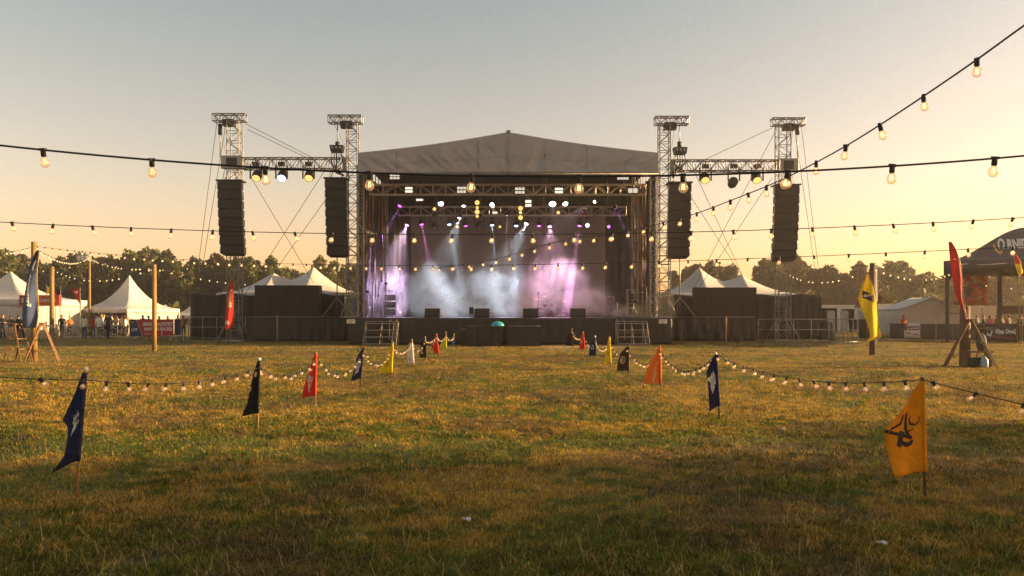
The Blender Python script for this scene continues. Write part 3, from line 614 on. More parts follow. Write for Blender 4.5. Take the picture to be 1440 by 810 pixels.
c = g(663, 48.3); t = thing('small_speaker', c, 'small upright speaker on a short stand at the stage lip', 'speaker'); mb = MB(); mb.box(c+V((0, 0, .42)), (.27, .24, .42)); mb.build('cabinet', M['cabinet'], t); mb = MB(); mb.bar(c, c+V((0, 0, .22)), .03, 6); mb.bar(c, c+V((0, 0, .02)), .16, 10); mb.build('stand', M['steel'], t)
def mic(px, d, hh, lab):
    c = g(px, d); t = thing('microphone_stand', c, lab, 'microphone stand', 'microphone stands'); m_ = MB(); m_.bar(c, c+V((0, 0, .025)), .15, 10); m_.bar(c, c+V((0, 0, hh)), .014, 6); m_.build('stand', M['black_metal'], t)
    m_ = MB(); m_.bar(c+V((0, 0, hh)), c+V((0, -.14, hh+.06)), .02, 6); m_.ball(c+V((0, -.17, hh+.07)), .045, 8, 6); m_.build('microphone', M['black_metal'], t)
mic(672, 50.5, 1.62, 'microphone stand in the white smoke behind the second wedge monitor'); mic(757, 49.5, 1.45, 'microphone stand left of the drum kit'); mic(920-68, 51, 1.4, 'microphone stand at the edge of the dark wing')
# drum kit
c = g(772, 53.0); t = thing('drum_kit', c, 'drum kit faintly seen through pink smoke', 'drum kit'); S_ = M['steel']; DR = mat('drum_shell', (.10, .03, .035), .3, 0, .2, 5)
mb = MB(); mb.lathe([(.001, -.2), (.29, -.2), (.29, .2), (.001, .2)], c+V((0, 0, .30)), 18, Matrix.Rotation(R(90), 3, 'X')); mb.build('bass_drum', DR, t)
for x, y, z, r_, hh in ((-.22, .0, .82, .15, .2), (.22, 0, .82, .16, .2), (.62, .1, .45, .2, .38), (-.6, .25, .62, .18, .14)): mb = MB(); mb.lathe([(.001, -hh/2), (r_, -hh/2), (r_, hh/2), (.001, hh/2)], c+V((x, y, z)), 14, Matrix.Rotation(R(14), 3, 'X')); mb.build('drum', DR, t)
for x, y, z, r_ in ((-.75, .1, 1.2, .22), (.7, .15, 1.25, .24), (-.3, .4, 1.4, .2), (1.0, .3, 1.05, .24)):
    mb = MB(); mb.lathe([(r_, -.02), (.05, .01), (.02, .03)], c+V((x, y, z)), 16, Matrix.Rotation(R(16), 3, 'X')); o = mb.build('cymbal', mat('cymbal_brass', (.5, .36, .14), .3, .9), t)
    mb = MB(); q = c+V((x, y, 0)); mb.bar(q, q+V((0, 0, z)), .014, 5)
    for k in range(3): mb.bar(q+V((0, 0, .3)), q+V((.25*math.cos(k*2.1), .25*math.sin(k*2.1), 0)), .01, 4)
    mb.build('cymbal_stand', S_, o)
# backline in the wings: racks, cases, lighting tripods, a keyboard frame
def rack(px, d, w_, hh, lab, name='equipment_rack'):
    c = g(px, d); t = thing(name, c, lab, 'rack'); m_ = MB()
    for a in (-1, 1):
        for b_ in (-1, 1): m_.bar(c+V((a*w_/2, b_*.25, 0)), c+V((a*w_/2, b_*.25, hh)), .022, 5)
    for z in (.15, hh*.5, hh): m_.bar(c+V((-w_/2, -.25, z)), c+V((w_/2, -.25, z)), .018, 5); m_.bar(c+V((-w_/2, .25, z)), c+V((w_/2, .25, z)), .018, 5)
    m_.build('frame', M['steel'], t); m_ = MB()
    for k in range(3): m_.box(c+V((0, 0, hh*(.2+.27*k))), (w_*.9, .44, hh*.2)); 
    m_.build('equipment', M['cabinet'], t)
    for k in range(3): m_ = MB(); m_.box(c+V((w_*.2, -.232, hh*(.2+.27*k)+.03)), (w_*.25, .02, .03)); m_.build('control_panel', M['alu'], t)
rack(857, 51.5, .52, 1.35, 'tall gear rack at the edge of the screen'); rack(887, 50.0, .42, 1.75, 'tall open rack of gear in the dark wing'); rack(916, 49.0, .5, 1.3, 'gear rack beside the right roof column'); rack(549, 50.5, .75, 1.7, 'open rack wrapped in mauve smoke in the left wing')
def tripod(px, d, hh, lab):
    c = g(px, d); t = thing('lamp_tripod', c, lab, 'tripod stand', 'tripod stands in the wings'); m_ = MB(); m_.bar(c+V((0, 0, .2)), c+V((0, 0, hh)), .026, 6); m_.build('pole', M['alu'], t)
    for k in range(3): m_ = MB(); m_.bar(c+V((0, 0, .62)), c+V((.42*math.cos(k*2.1), .42*math.sin(k*2.1), 0)), .016, 5); m_.build('leg', M['alu'], t)
    m_ = MB(); m_.box(c+V((0, 0, hh+.08)), (.16, .14, .16)); m_.build('head', M['black_metal'], t)
for px, d, hh, lb in ((517, 49.2, 1.5, 'thin pale tripod at the very edge of the left wing'), (543, 49.0, 2.0, 'tall pale tripod in the mauve smoke'), (868, 50.5, .95, 'short tripod beside the tall gear rack'), (891, 49.5, .9, 'short tripod in front of the open rack'), (909, 49.3, 1.85, 'tall pale tripod before the right roof column'), (532, 50.4, 1.3, 'lower tripod between the two tall ones in the left wing')): tripod(px, d, hh, lb)
for px, d, w_, hh, lb in ((876, 52, .9, .7, 'low flight case behind the short tripod'), (905, 51, .8, .9, 'flight case in the shadow of the right wing'), (528, 52.5, .9, .8, 'flight case lost in the mauve smoke'), (900, 52.8, 1.0, 1.5, 'stack-high flight case at the back of the right wing')):
    c = g(px, d); t = thing('flight_case', c, lb, 'flight case', 'flight cases in the wings'); mb = MB(); mb.box(c+V((0, 0, hh/2+.1)), (w_, .6, hh)); mb.build('case_body', M['cabinet'], t)
    mb = MB()
    for a in (-1, 1):
        for z in (.1, hh+.1): mb.bar(c+V((-w_/2, a*.3, z)), c+V((w_/2, a*.3, z)), .018, 4)
        for b_ in (-1, 1): mb.bar(c+V((a*w_/2, b_*.3, .1)), c+V((a*w_/2, b_*.3, hh+.1)), .018, 4)
    mb.build('metal_edging', M['alu'], t); 
    for a in (-1, 1): mb = MB(); mb.lathe([(.05, -.02), (.05, .02)], c+V((a*w_*.35, -.2, .05)), 10, Matrix.Rotation(R(90), 3, 'Y')); mb.build('castor', M['rubber'], t)
c = g(563, 48.6); t = thing('stage_beacon', c, 'small red warning light on a short rod at the stage lip', 'beacon'); mb = MB(); mb.bar(c, c+V((0, 0, .3)), .012, 5); mb.build('rod', M['steel'], t); mb = MB(); mb.ball(c+V((0, 0, .33)), .05, 8, 6); mb.build('lens', emit('red_beacon', (1, .08, .08), 4), t)
# ------------------------------------------------------------------ stage smoke
sm = MB().box(((XL+XR)/2, (SF+SB)/2-.3, DK+3.95), (XR-XL+1.2, SB-SF-.2, 7.8)).build('smoke', bpy.data.materials.new('stage_smoke'), None, (0, 0, 0)); tag(sm, 'drifting stage smoke lit mauve, white and pink', 'smoke', kind='stuff')
m = sm.data.materials[0]; m.use_nodes = True; nt = m.node_tree; nt.nodes.clear(); L = nt.links.new; o_ = N(nt, 'ShaderNodeOutputMaterial'); pv = N(nt, 'ShaderNodeVolumePrincipled', i_Anisotropy=.1)
ge = N(nt, 'ShaderNodeNewGeometry'); no = N(nt, 'ShaderNodeTexNoise', i_Scale=.75, i_Detail=6., i_Roughness=.66, i_Distortion=.9); L(ge.outputs['Position'], no.inputs['Vector'])
acc = None
for (px, py, d, rx, rz, k) in [(528, 424, 51, 2.4, 2.4, .60), (556, 408, 51.3, 1.8, 2.0, .30), (600, 408, 50.5, 1.7, 2.6, .55), (622, 424, 50.5, 1.8, 1.5, .40), (662, 410, 50.5, 1.3, 2.4, .55), (688, 404, 51, 1.2, 2.2, .32), (640, 432, 50.5, 2.6, 1.2, .4), (712, 430, 50.5, 2.6, 1.3, .35), (735, 415, 51, 2.6, 2.4, .16), (770, 410, 52, 3.3, 2.9, .20), (830, 425, 51, 2.2, 1.8, .16), (800, 400, 52, 2.0, 2.4, .16), (880, 440, 50, 2.2, .9, .10)]:
    c = P(px, py, d); su = N(nt, 'ShaderNodeVectorMath', operation='SUBTRACT'); su.inputs[1].default_value = c; L(ge.outputs['Position'], su.inputs[0])
    dv = N(nt, 'ShaderNodeVectorMath', operation='DIVIDE'); dv.inputs[1].default_value = (rx, 2.2, rz*.88); L(su.outputs[0], dv.inputs[0]); ln = N(nt, 'ShaderNodeVectorMath', operation='LENGTH'); L(dv.outputs[0], ln.inputs[0])
    mr = N(nt, 'ShaderNodeMapRange', interpolation_type='SMOOTHSTEP', i_From_Min=1., i_From_Max=.1, i_To_Min=0, i_To_Max=k); L(ln.outputs['Value'], mr.inputs[0])
    if acc is None: acc = mr.outputs[0]
    else: ad = N(nt, 'ShaderNodeMath', operation='ADD'); L(acc, ad.inputs[0]); L(mr.outputs[0], ad.inputs[1]); acc = ad.outputs[0]
nr = N(nt, 'ShaderNodeMapRange', i_From_Min=.43, i_From_Max=.68, i_To_Min=.03, i_To_Max=8.0); L(no.outputs['Fac'], nr.inputs[0])
ml = N(nt, 'ShaderNodeMath', operation='MULTIPLY'); L(acc, ml.inputs[0]); L(nr.outputs[0], ml.inputs[1])
ad = N(nt, 'ShaderNodeMath', operation='ADD'); ad.inputs[1].default_value = SMOKE_AIR; L(ml.outputs[0], ad.inputs[0]); L(ad.outputs[0], pv.inputs['Density']); L(pv.outputs[0], o_.inputs['Volume'])
# ================================================================== wings: platforms, towers, line arrays
def wing(s, lab):
    """s = -1 the wing by the tents, +1 the one toward the sun: platform with skirt"""
    xa, xb = (P(348, 0, 53).x, XL-.45) if s < 0 else (XR+.45, P(1062, 0, 53).x)
    t = thing('wing_platform', ((xa+xb)/2, 53, 0), lab, 'platform', 'speaker platforms beside the stage')
    m_ = MB(); m_.box(((xa+xb)/2, 55.1, DK-.06), (xb-xa, 4.0, .12)); m_.build('deck', M['deck'], t)
    f = skirt_fn(xa, xb, 53.0, .02, DK-.02, .30 if s < 0 else .55, .8, 8 if s < 0 else 21)
    m_ = MB(); m_.sheet(f, 90, 10, .012); m_.build('front_skirt', M['skirt'], t)
    for x in (xa, xb): m_ = MB(); m_.box((x, 55.1, DK/2-.05), (.03, 3.9, DK-.14)); m_.build('side_skirt', M['skirt'], t)
    m_ = MB(); m_.bar((xa, 52.94, DK+.02), (xb, 52.94, DK+.02), .03, 6); m_.build('edge_rail', M['alu'], t)
wing(-1, 'low black-skirted platform carrying speakers on the tent side of the stage'); wing(1, 'low black-skirted platform with loose folds on the sunset side of the stage')
# subwoofer walls standing on the wings: each cabinet a thing
def sub(loc, w_, h_, d_, lab, group, proto=None):
    if proto: return dup(proto, loc=loc, label=lab, group=group)
    t = thing('subwoofer', (0, 0, 0), lab, 'subwoofer', group); m_ = MB(); m_.box((0, d_/2, h_/2), (w_-.012, d_, h_-.012)); m_.build('cabinet', M['cabinet'], t)
    m_ = MB(); m_.box((0, -.012, h_/2), (w_-.09, .022, h_-.09)); m_.build('grille', M['grille'], t)
    for a in (-1, 1): m_ = MB(); m_.box((a*(w_/2+.004), d_*.45, h_*.55), (.012, .16, .09)); m_.build('handle', M['edge'], t)
    t.location = loc; return t
ORD = ['outermost', 'second from the outside', 'second from the stage', 'nearest the stage']
for s, x0, x1, y0 in ((-1, 358, 448, 401), (1, 978, 1064, 404)):
    w_ = (P(x1, 0, 54.2).x-P(x0, 0, 54.2).x)/4; z1 = P(0, y0, 54.2).z; h_ = (z1-DK)/2; pr = None
    for i in range(4):
        for j in range(2):
            o = ORD[i if s < 0 else 3-i]; lb = 'black subwoofer, %s, %s row of the wall on the %s wing' % (o, ('bottom', 'top')[j], 'tent side' if s < 0 else 'sunset side')
            q = sub((P(x0, 0, 54.2).x+w_*(i+.5), 54.2, DK+h_*j+.004), w_, h_-.004, 1.0, lb, 'subwoofers stacked on the wings', pr); pr = pr or q
# two ground blocks before the stage
pr = None
for bx0, bx1, nm in ((655, 706, 'under the turquoise cover'), (715, 760, 'beside the pink flag row')):
    w_ = (P(bx1, 0, 45).x-P(bx0, 0, 45).x)/3; h_ = P(0, 458.5, 45).z
    for i in range(3):
        q = sub((P(bx0, 0, 45).x+w_*(i+.5), 44.9, .0), w_, h_, 1.0, 'black subwoofer on the grass, %s of the block %s' % (('outer left', 'middle', 'outer right')[i], nm.replace('beside the pink flag row', 'without a cover')), 'subwoofers on the grass before the stage', pr); pr = pr or q
c = P(700, 458, 45.3); t = thing('folded_cover', (c.x, 45.3, h_), 'domed turquoise cover lying on the subwoofers before the stage', 'cover'); mb = MB()
mb.sheet(lambda u, v: (c.x+.36*math.cos(u*math.tau)*math.cos(v*1.57)*(1+.05*math.sin(u*31)), 45.3+.3*math.sin(u*math.tau)*math.cos(v*1.57), h_+.003+.26*math.sin(v*1.57)), 28, 8); mb.build('cover_cloth', mat('turquoise_cloth', (.05, .42, .52), .6, 0, .1, 6, transl=.2), t)
c = P(651, 487, 45); t = thing('small_case', (P(651.5, 0, 45).x, 45, 0), 'small black upright case at the end of the covered subwoofers', 'case'); mb = MB(); q = V(t.location); mb.box(q+V((0, .2, .42)), (.26, .3, .82)); mb.build('case_body', M['cabinet'], t); mb = MB(); mb.bar(q+V((-.08, .2, .83)), q+V((-.08, .2, .98)), .012, 5); mb.bar(q+V((.08, .2, .83)), q+V((.08, .2, .98)), .012, 5); mb.bar(q+V((-.09, .2, .98)), q+V((.09, .2, .98)), .014, 5); mb.build('handle', M['steel'], t)
# mobile stairs
def steps(x0, x1, lab, rail):
    a, b = P(x0, 0, 46.3).x, P(x1, 0, 46.3).x; t = thing('stage_steps', ((a+b)/2, 46.2, 0), lab, 'stairs', 'metal steps up to the stage'); S = M['alu']
    for k in range(4): m_ = MB(); m_.box(((a+b)/2, 45.75+.26*k, .10+.38*k), (b-a, .27, .05)); m_.build('tread', S, t)
    m_ = MB()
    for x in (a, (a+b)/2, b-.25, b):
        m_.bar((x, 46.62, 0), (x, 46.62, 1.38), .025, 5); m_.bar((x, 45.62, 0), (x, 46.55, 1.25), .022, 5); m_.bar((x, 45.64, 0), (x, 45.64, .12), .022, 5)
    m_.bar((a, 46.62, 1.36), (b, 46.62, 1.36), .022, 5); m_.bar((a, 46.6, .7), (b, 46.6, .7), .02, 5); m_.build('frame', S, t)
    m_ = MB()
    for x in ((b-.05, b-.42) if rail > 0 else (a+.05, a+.42)): m_.bar((x, 46.0, .3), (x, 46.0, 1.42), .02, 5); m_.bar((x, 46.0, 1.42), (x, 46.7, 1.45), .02, 5)
    m_.build('handrail', S, t)
steps(513, 559, 'silver metal steps against the tent side half of the stage skirt', 1); steps(867, 911, 'silver metal steps against the sunset side half of the stage skirt', -1)
# ------------------------------------------------------------------ truss towers
def tower(px, d, base_z, ytop, armdir, lab, inner):
    x = P(px, 0, d).x; zt = P(0, ytop, d).z; t = thing('truss_tower', (x, d, base_z), lab, 'truss tower', 'lattice towers beside the stage'); wd = .66 if inner else .78
    m_ = MB(); m_.truss((x, d, base_z+.06), (x, d, zt-.55), wd, wd, 22, .036, .02); m_.build('mast', M['alu'], t)
    m_ = MB(); a0 = x-armdir*(.6 if inner else .75); a1 = x+armdir*(1.5 if inner else 1.4); m_.truss((a0, d, zt-.27), (a1, d, zt-.27), .5, .46, 6, .04, .022); m_.build('top_arm', M['alu_dark'], t)
    m_ = MB(); m_.box((x+armdir*.35, d-.05, zt-.62), (.75, .5, .42)); m_.build('head_block', M['black_metal'], t)
    hx = x+armdir*.95; zb = P(0, 212 if inner else 228, d).z
    m_ = MB(); m_.bar((hx, d, zt-.5), (hx, d, zb+.3), .035, 6); m_.bar((hx-.25, d+.1, zt-.5), (hx-.45*armdir, d+.1, zb+.3), .014, 5); m_.build('hoist_chain', M['steel'], t)
    m_ = MB(); m_.bar((hx, d-.02, zb+2.0-.2 if not inner else zb+.25), (hx, d-.02, zb+2.5 if not inner else zb+.55), .14, 8); m_.build('chain_hoist', M['black_metal'], t)
    m_ = MB(); m_.box((x, d, base_z+.04), (wd+.5, wd+.5, .08)); m_.build('base_plate', M['steel'], t)
    for k in range(4):
        a = R(45+90*k); m_ = MB(); q = V((x+math.cos(a)*(1.25 if not inner else .9), d+math.sin(a)*(1.25 if not inner else .9), base_z)); m_.bar(q, (x+math.cos(a)*.4, d+math.sin(a)*.4, base_z+(1.5 if not inner else 1.1)), .035, 6); m_.bar(q, q+V((0, 0, .02)), .14, 8); m_.build('leg', M['alu'], t)
    return t, x, zt
DT = 52.0
TW = {}
for key, px, d, bz, yt, ad, lab, inn in (('lo', 330, DT+1, 0, 160, -1, 'outer lattice tower beside the red feather flag', False), ('li', 496, 50.2, DK, 162, -1, 'inner lattice tower against the tent side of the stage mouth', True),
    ('ri', 934, 50.2, DK, 164, 1, 'inner lattice tower glowing in the sun at the stage mouth', True), ('ro', 1101, DT+1, 0, 166, 1, 'outer lattice tower rising behind the grey barrier on the sunset side', False)):
    TW[key] = tower(px, d, bz, yt, ad, lab, inn)
# boxes hung on the towers (winch boxes on the outer, dimmer racks on the inner)
for key, px, y, w_, h_, lab in (('lo', 328, 229, 29, 17, 'pale winch box clamped to the outer tower by the red feather flag'), ('ro', 1107, 233, 27, 17, 'pale winch box clamped to the outer tower on the sunset side')):
    t0, x, zt = TW[key]; d = t0.location.y-.72; c = P(px, y, d); t = thing('winch_box', c, lab, 'winch box', 'boxes hung on the towers'); ww, hh = w_/F*d, h_/F*d
    m_ = MB(); m_.box(c, (ww, .6, hh)); m_.build('housing', M['steel'], t); m_ = MB(); m_.box(c+V((0, -.31, 0)), (ww*.52, .03, hh*.72)); m_.build('mesh_panel', M['black_metal'], t)
    m_ = MB()
    for a in (-1, 1): m_.bar(c+V((a*ww/2, -.28, hh/2)), c+V((a*ww/2, -.28, -hh/2)), .035, 5); m_.bar(c+V((-ww/2, -.28, a*hh/2)), c+V((ww/2, -.28, a*hh/2)), .035, 5)
    m_.build('frame', M['alu'], t)
for key, px, y, s, lab in (('li', 474, 210, -1, 'dimmer box on brackets beside the tent side inner tower'), ('ri', 956, 213, 1, 'dimmer box on brackets beside the sunlit inner tower')):
    c = P(px, y, 49.9); t = thing('dimmer_box', c, lab, 'dimmer box', 'boxes hung on the towers'); m_ = MB(); m_.prism([c+V((-.42, -.3, .22)), c+V((.42, -.3, .22)), c+V((.36, -.3, -.18)), c+V((-.34, -.3, -.18))], (0, .6, 0)); m_.build('housing', M['black_metal'], t)
    m_ = MB()
    for k in range(3): m_ = MB(); m_.box(c+V((-.24+.24*k, -.31, .06)), (.14, .02, .14)); m_.build('power_socket', M['steel'], t)
    m_ = MB()
    for k in range(5): m_.tube([c+V((-.3+.14*k, -.1+.08*(k % 2), -.15)), c+V((-.34+.17*k, -.1, -.7)), c+V((-.2+.2*k*-s*.4, -.05, -1.25-.12*(k % 3))), c+V((-s*.45, 0, -1.65))], .03 if k % 2 else .045, 6)
    m_.build('cable_loom', M['black_metal'], t); m_ = MB(); m_.box(c+V((-s*.45, .05, -.95)), (.22, .24, .9)); m_.build('bracket', M['alu_dark'], t); m_ = MB(); m_.bar(c+V((-s*.2, .1, -.3)), c+V((-s*.85, .1, -.95)), .05, 6); m_.build('arm', M['alu'], t)
    m_ = MB(); m_.box(c+V((s*.02, -.22, -1.15)), (.2, .2, .26)); m_.build('lamp', M['edge'], t)
# horizontal trusses between the towers
BR = {}
for k, xa, xb, ya, yb, lab in (('l', 341, 481, 222, 239, 'horizontal truss between the two towers on the tent side'), ('r', 944, 1094, 226, 241, 'horizontal truss between the two towers on the sunset side')):
    d = 51.4; a, b = P(xa, (ya+yb)/2, d), P(xb, (ya+yb)/2, d); t = thing('cross_truss', (a+b)/2, lab, 'truss', 'cross trusses between the towers'); m_ = MB(); m_.truss(a, b, .62, .68, 14, .042, .022); m_.build('lattice', M['alu_dark'], t); BR[k] = (a, b, d)
for px, k, am, lab in ((360, 'l', 'amber', 'moving head with an amber lens, outer one under the tent side cross truss'), (396, 'l', 'blue', 'moving head with a whitish lens, middle one under the tent side cross truss'), (434, 'l', 'amber', 'moving head nearest the stage under the tent side cross truss'),
                   (992, 'r', 'amber', 'moving head nearest the stage under the sunset side cross truss'), (1032, 'r', 'off', 'unlit middle moving head under the sunset side cross truss'), (1065, 'r', 'amber', 'outer moving head with a dull glow under the sunset side cross truss')):
    t = lamp(px, 251 if k == 'l' else 254, 51.3, am, V((P(px, 0, 51).x, 46.5 if am != 'off' else 40, 5.5 if am != 'off' else 14)), r=.27, lab=lab, group='moving heads under the cross trusses')
# ------------------------------------------------------------------ line arrays
def line_array(x0, x1, yt, yb, d, lab, s, hang):
    xc = (P(x0, 0, d).x+P(x1, 0, d).x)/2; w_ = (x1-x0)/F*d; z1, z0 = P(0, yt, d).z, P(0, yb, d).z; n = 8; h_ = (z1-z0)/n; t = thing('line_array', (xc, d, z0), lab, 'line array speaker', 'hanging line arrays')
    for k in range(n):
        zc = z1-h_*(k+.5); a = R(.5+.16*k*k); yo = .03*k+.006*k*k*1.0; q = Matrix.Rotation(-a, 3, 'X') @ Matrix.Rotation(R(-5*s), 3, 'Z'); c = V((xc+.018*k*s*0, d+yo, zc))
        L_ = lambda v: q @ V(v)+c
        m_ = MB(); f, bk = [(-w_/2, -.42), (w_/2, -.42)], [(w_/2*.86, .42), (-w_/2*.86, .42)]; hh = h_*.485
        m_.add([L_((x, y, z*hh)) for z in (-1, 1) for x, y in f+bk], [(3, 2, 1, 0), (4, 5, 6, 7), (0, 1, 5, 4), (1, 2, 6, 5), (2, 3, 7, 6), (3, 0, 4, 7)]); cab = m_.build('cabinet', M['cabinet'], t)
        m_ = MB(); m_.add([L_((x, y, z)) for y in (-.422, -.445) for x, z in ((-w_*.48, -hh*.88), (w_*.48, -hh*.88), (w_*.48, hh*.88), (-w_*.48, hh*.88))], [(0, 1, 2, 3), (7, 6, 5, 4), (0, 4, 5, 1), (1, 5, 6, 2), (2, 6, 7, 3), (3, 7, 4, 0)]); m_.build('grille', M['grille'], cab)
        m_ = MB()
        for sd in (-1, 1):
            for yy_ in (-.3, .1): m_.box(L_((sd*(w_/2+.03-.03*(yy_ > 0)), yy_, 0)), (.05, .10, h_*.8), q)
        m_.build('rigging', M['steel'], cab)
    m_ = MB(); m_.box((xc, d, z1+.05), (w_*1.12, 1.1, .07)); m_.build('fly_frame', M['black_metal'], t)
    m_ = MB()
    for a in (-.3, .3): m_.bar((xc+a*w_, d, z1+.08), (xc+a*.35*w_, d, hang), .03, 5); m_.bar((xc+a*w_, d-.3, z1+.08), (xc+a*.8*w_, d-.2, hang), .022, 5)
    m_.build('hanging_chain', M['steel'], t)
line_array(309, 341, 256, 358, 51.6, 'outer line array of eight black boxes, on the tower by the red feather flag', -1, P(0, 240, 51.6).z); line_array(459, 488, 253, 360, 49.4, 'inner line array of eight black boxes, at the tent side of the stage mouth', -1, P(0, 236, 49.4).z)
line_array(940, 970, 259, 362, 49.4, 'inner line array of eight boxes, at the sunlit side of the stage mouth', 1, P(0, 240, 49.4).z); line_array(1089, 1121, 262, 366, 51.6, 'outer line array of eight boxes, on the far tower toward the sunset', 1, P(0, 246, 51.6).z)
# guy wires: one thing each, fixed to the towers
def wire(a, b, lab, r=.018): o = MB().bar(a, b, r, 5).build('guy_wire', M['wire'], None, a); tag(o, lab, 'guy wire', 'guy wires of the towers')
for (xa, ya, da), (xb, yb, db), lb in (
 ((305, 172, 52.5), (274, 411, 57.2), 'outer of the two steep wires left of the far left tower'), ((318, 172, 52.5), (279, 411, 57.2), 'inner of the two steep wires left of the far left tower'),
 ((345, 174, 52.5), (440, 222, 51.5), 'upper slanting wire from the far left tower head to the cross truss'), ((348, 182, 52.5), (436, 224, 51.6), 'lower slanting wire from the far left tower head to the cross truss'),
 ((351, 246, 53), (441, 398, 57.5), 'wire crossing down from the far left tower to the grey wing tent'), ((458, 238, 51.5), (342, 418, 57.2), 'wire crossing down from the left cross truss, outer of the pair'), ((462, 275, 51), (372, 402, 57.2), 'long wire crossing down behind the inner left line array'),
 ((1086, 180, 52.5), (992, 224, 51.5), 'slanting wire from the far right tower head to the cross truss'), ((1090, 185, 52.5), (972, 412, 57), 'thin wire dropping inward from the far right tower head'), ((1117, 178, 52.5), (1151, 413, 57.2), 'inner of the two steep wires beyond the far right tower'),
 ((1127, 178, 52.5), (1155, 413, 57.4), 'outer of the two steep wires beyond the far right tower'), ((975, 238, 51.5), (1052, 405, 57.5), 'wire crossing down from the right cross truss to the white wing tent'), ((962, 262, 51), (1048, 395, 58), 'wire starting behind the inner right line array'), ((1086, 250, 53), (985, 402, 57.2), 'wire crossing inward from the far right tower above the wing tent')):
    wire(P(xa, ya, da), P(xb, yb, db), lb)
# steel A-frame braces on the wing decks beside the inner towers
for x, lb in ((474, 'silver brace frame on the deck left of the inner tower'), (956, 'silver brace frame on the deck right of the inner tower')):
    c = P(x, 0, 52.9); c.z = DK; t = thing('brace_frame', c, lb, 'brace', 'brace frames'); m_ = MB(); z = P(0, 418, 52.9).z-DK
    m_.bar(c+V((-1.0, 0, 0)), c+V((.0, .0, z)), .04, 6); m_.bar(c+V((1.05, 0, 0)), c+V((0, 0, z)), .04, 6); m_.bar(c+V((-.1, 1.0, 0)), c+V((0, 0, z)), .035, 6); m_.build('struts', M['alu'], t)
    m_ = MB(); m_.bar(c, c+V((0, 0, 5.0)), .04, 6); m_.build('rear_pole', M['alu_dark'], t)
# ------------------------------------------------------------------ black drape fences behind the wings and the two-peaked tents
def drape_fence(xa, xb, d, y0, lab, depth):
    a, b = P(xa, 0, d).x, P(xb, 0, d).x; z = P(0, y0, d).z; t = thing('drape_fence', ((a+b)/2, d, 0), lab, 'drape fence', 'black drape fences behind the wings')
    f = skirt_fn(a, b, d, .02, z, .46, 1.0, 31+xa*.01)
    def fn(u, v): p = f(u, v); return (p[0], p[1], p[2]-(.16*math.sin(u*(b-a)*1.05)**2)*v)
    m_ = MB(); m_.sheet(fn, 110, 10, .012); m_.build('front_cloth', M['drape'], t)
    xo = a if xa < 720 else b; m_ = MB(); m_.sheet(lambda u, v: (xo+.05*math.sin(u*12), d+depth*u, .02+(z-.05)*v), 24, 4, .012); m_.build('side_cloth', M['drape'], t)
    for k in range(6): m_ = MB(); x = a+(b-a)*k/5; m_.bar((x, d+.06, 0), (x, d+.06, z+.06), .03, 6); m_.build('post', M['steel'], t)
drape_fence(268, 484, 57.2, 412.5, 'tall black cloth fence behind the tent side wing', 6); drape_fence(948, 1155, 57.2, 413.5, 'tall black cloth fence behind the sunset side wing', 6)
def two_peak(x0, xp1, yp1, xp2, yp2, x1, ye, d, lab):
    X = lambda x: P(x, 0, d).x; a, b = X(x0), X(x1); p1, p2 = X(xp1), X(xp2); z1, z2, ze = (P(0, y, d).z for y in (yp1, yp2, ye)); D_ = 6.5
    t = thing('peaked_tent', ((a+b)/2, d, 0), lab, 'tent', 'two-peaked wing tents')
    def pk(x, px, zz, wl, wr): k = abs(x-px)/(wl if x < px else wr); return (zz-ze)*max(0, 1-k)**1.5
    def fn(u, v):
        x = a+(b-a)*u; w1, w2 = (p1-a, b-p1), (p2-a, b-p2)
        h = max(pk(x, p1, z1, p1-a, (p2-p1)*.95), pk(x, p2, z2, (p2-p1)*.95, b-p2)); m_ = min(pk(x, p1, z1, p1-a, (p2-p1)*.95), pk(x, p2, z2, (p2-p1)*.95, b-p2)) if p1 < x < p2 else 0; h = h+m_*.6
        e = 1-abs(2*v-1); return (x, d+D_*v, ze+(h+.25)*(e**1.25))
    m_ = MB(); m_.sheet(fn, 80, 24, .02); m_.build('roof', M['tent'], t)
    m_ = MB(); m_.sheet(lambda u, v: (a+(b-a)*u, d-.01-.03*math.sin(u*50), ze-.32*(1-v)), 60, 2, .01); m_.build('valance', M['tent'], t)
    for x in (a, (a+b)/2, b):
        for y in (d+.1, d+D_-.1): m_ = MB(); m_.bar((x, y, 0), (x, y, ze), .045, 6); m_.build('pole', M['steel'], t)
    for x, z in ((p1, z1), (p2, z2)): m_ = MB(); m_.bar((x, d+D_/2, 0), (x, d+D_/2, z+.25), .04, 6); m_.build('king_pole', M['steel'], t)
two_peak(304, 366, 385, 425, 376, 482, 412, 58, 'pale grey tent with a low and a high peak behind the tent side wing'); two_peak(946, 998, 377, 1060, 388, 1128, 414, 58, 'white tent with a high and a low peak behind the sunset side wing')
# ------------------------------------------------------------------ barriers and stakes before the wings
def rail_barrier(xa, xb, y0, y1, lab, posts, d=None):
    d = d or GD(y1); a, b = P(xa, 0, d).x, P(xb, 0, d).x; z = P(0, y0, d).z; t = thing('rail_barrier', ((a+b)/2, d, 0), lab, 'barrier', 'rail barriers before the wings'); m_ = MB()
    for zz_ in (.10, z*.55, z): m_.bar((a, d, zz_), (b, d, zz_), .028, 6)
    m_.build('rails', M['steel'], t)
    for k in range(posts): m_ = MB(); x = a+(b-a)*k/(posts-1); m_.bar((x, d, 0), (x, d, z), .03, 6); m_.box((x, d, .02), (.10, .6, .035)); m_.build('post', M['steel'], t)
rail_barrier(265, 345, 446, 477, 'grey rail barrier before the black cloth by the red feather flag', 5); rail_barrier(1066, 1166, 449, 481, 'grey rail barrier around the foot of the outer tower on the sunset side', 5); rail_barrier(1166, 1206, 449, 483, 'last short grey barrier panel beside the yellow flag', 7)
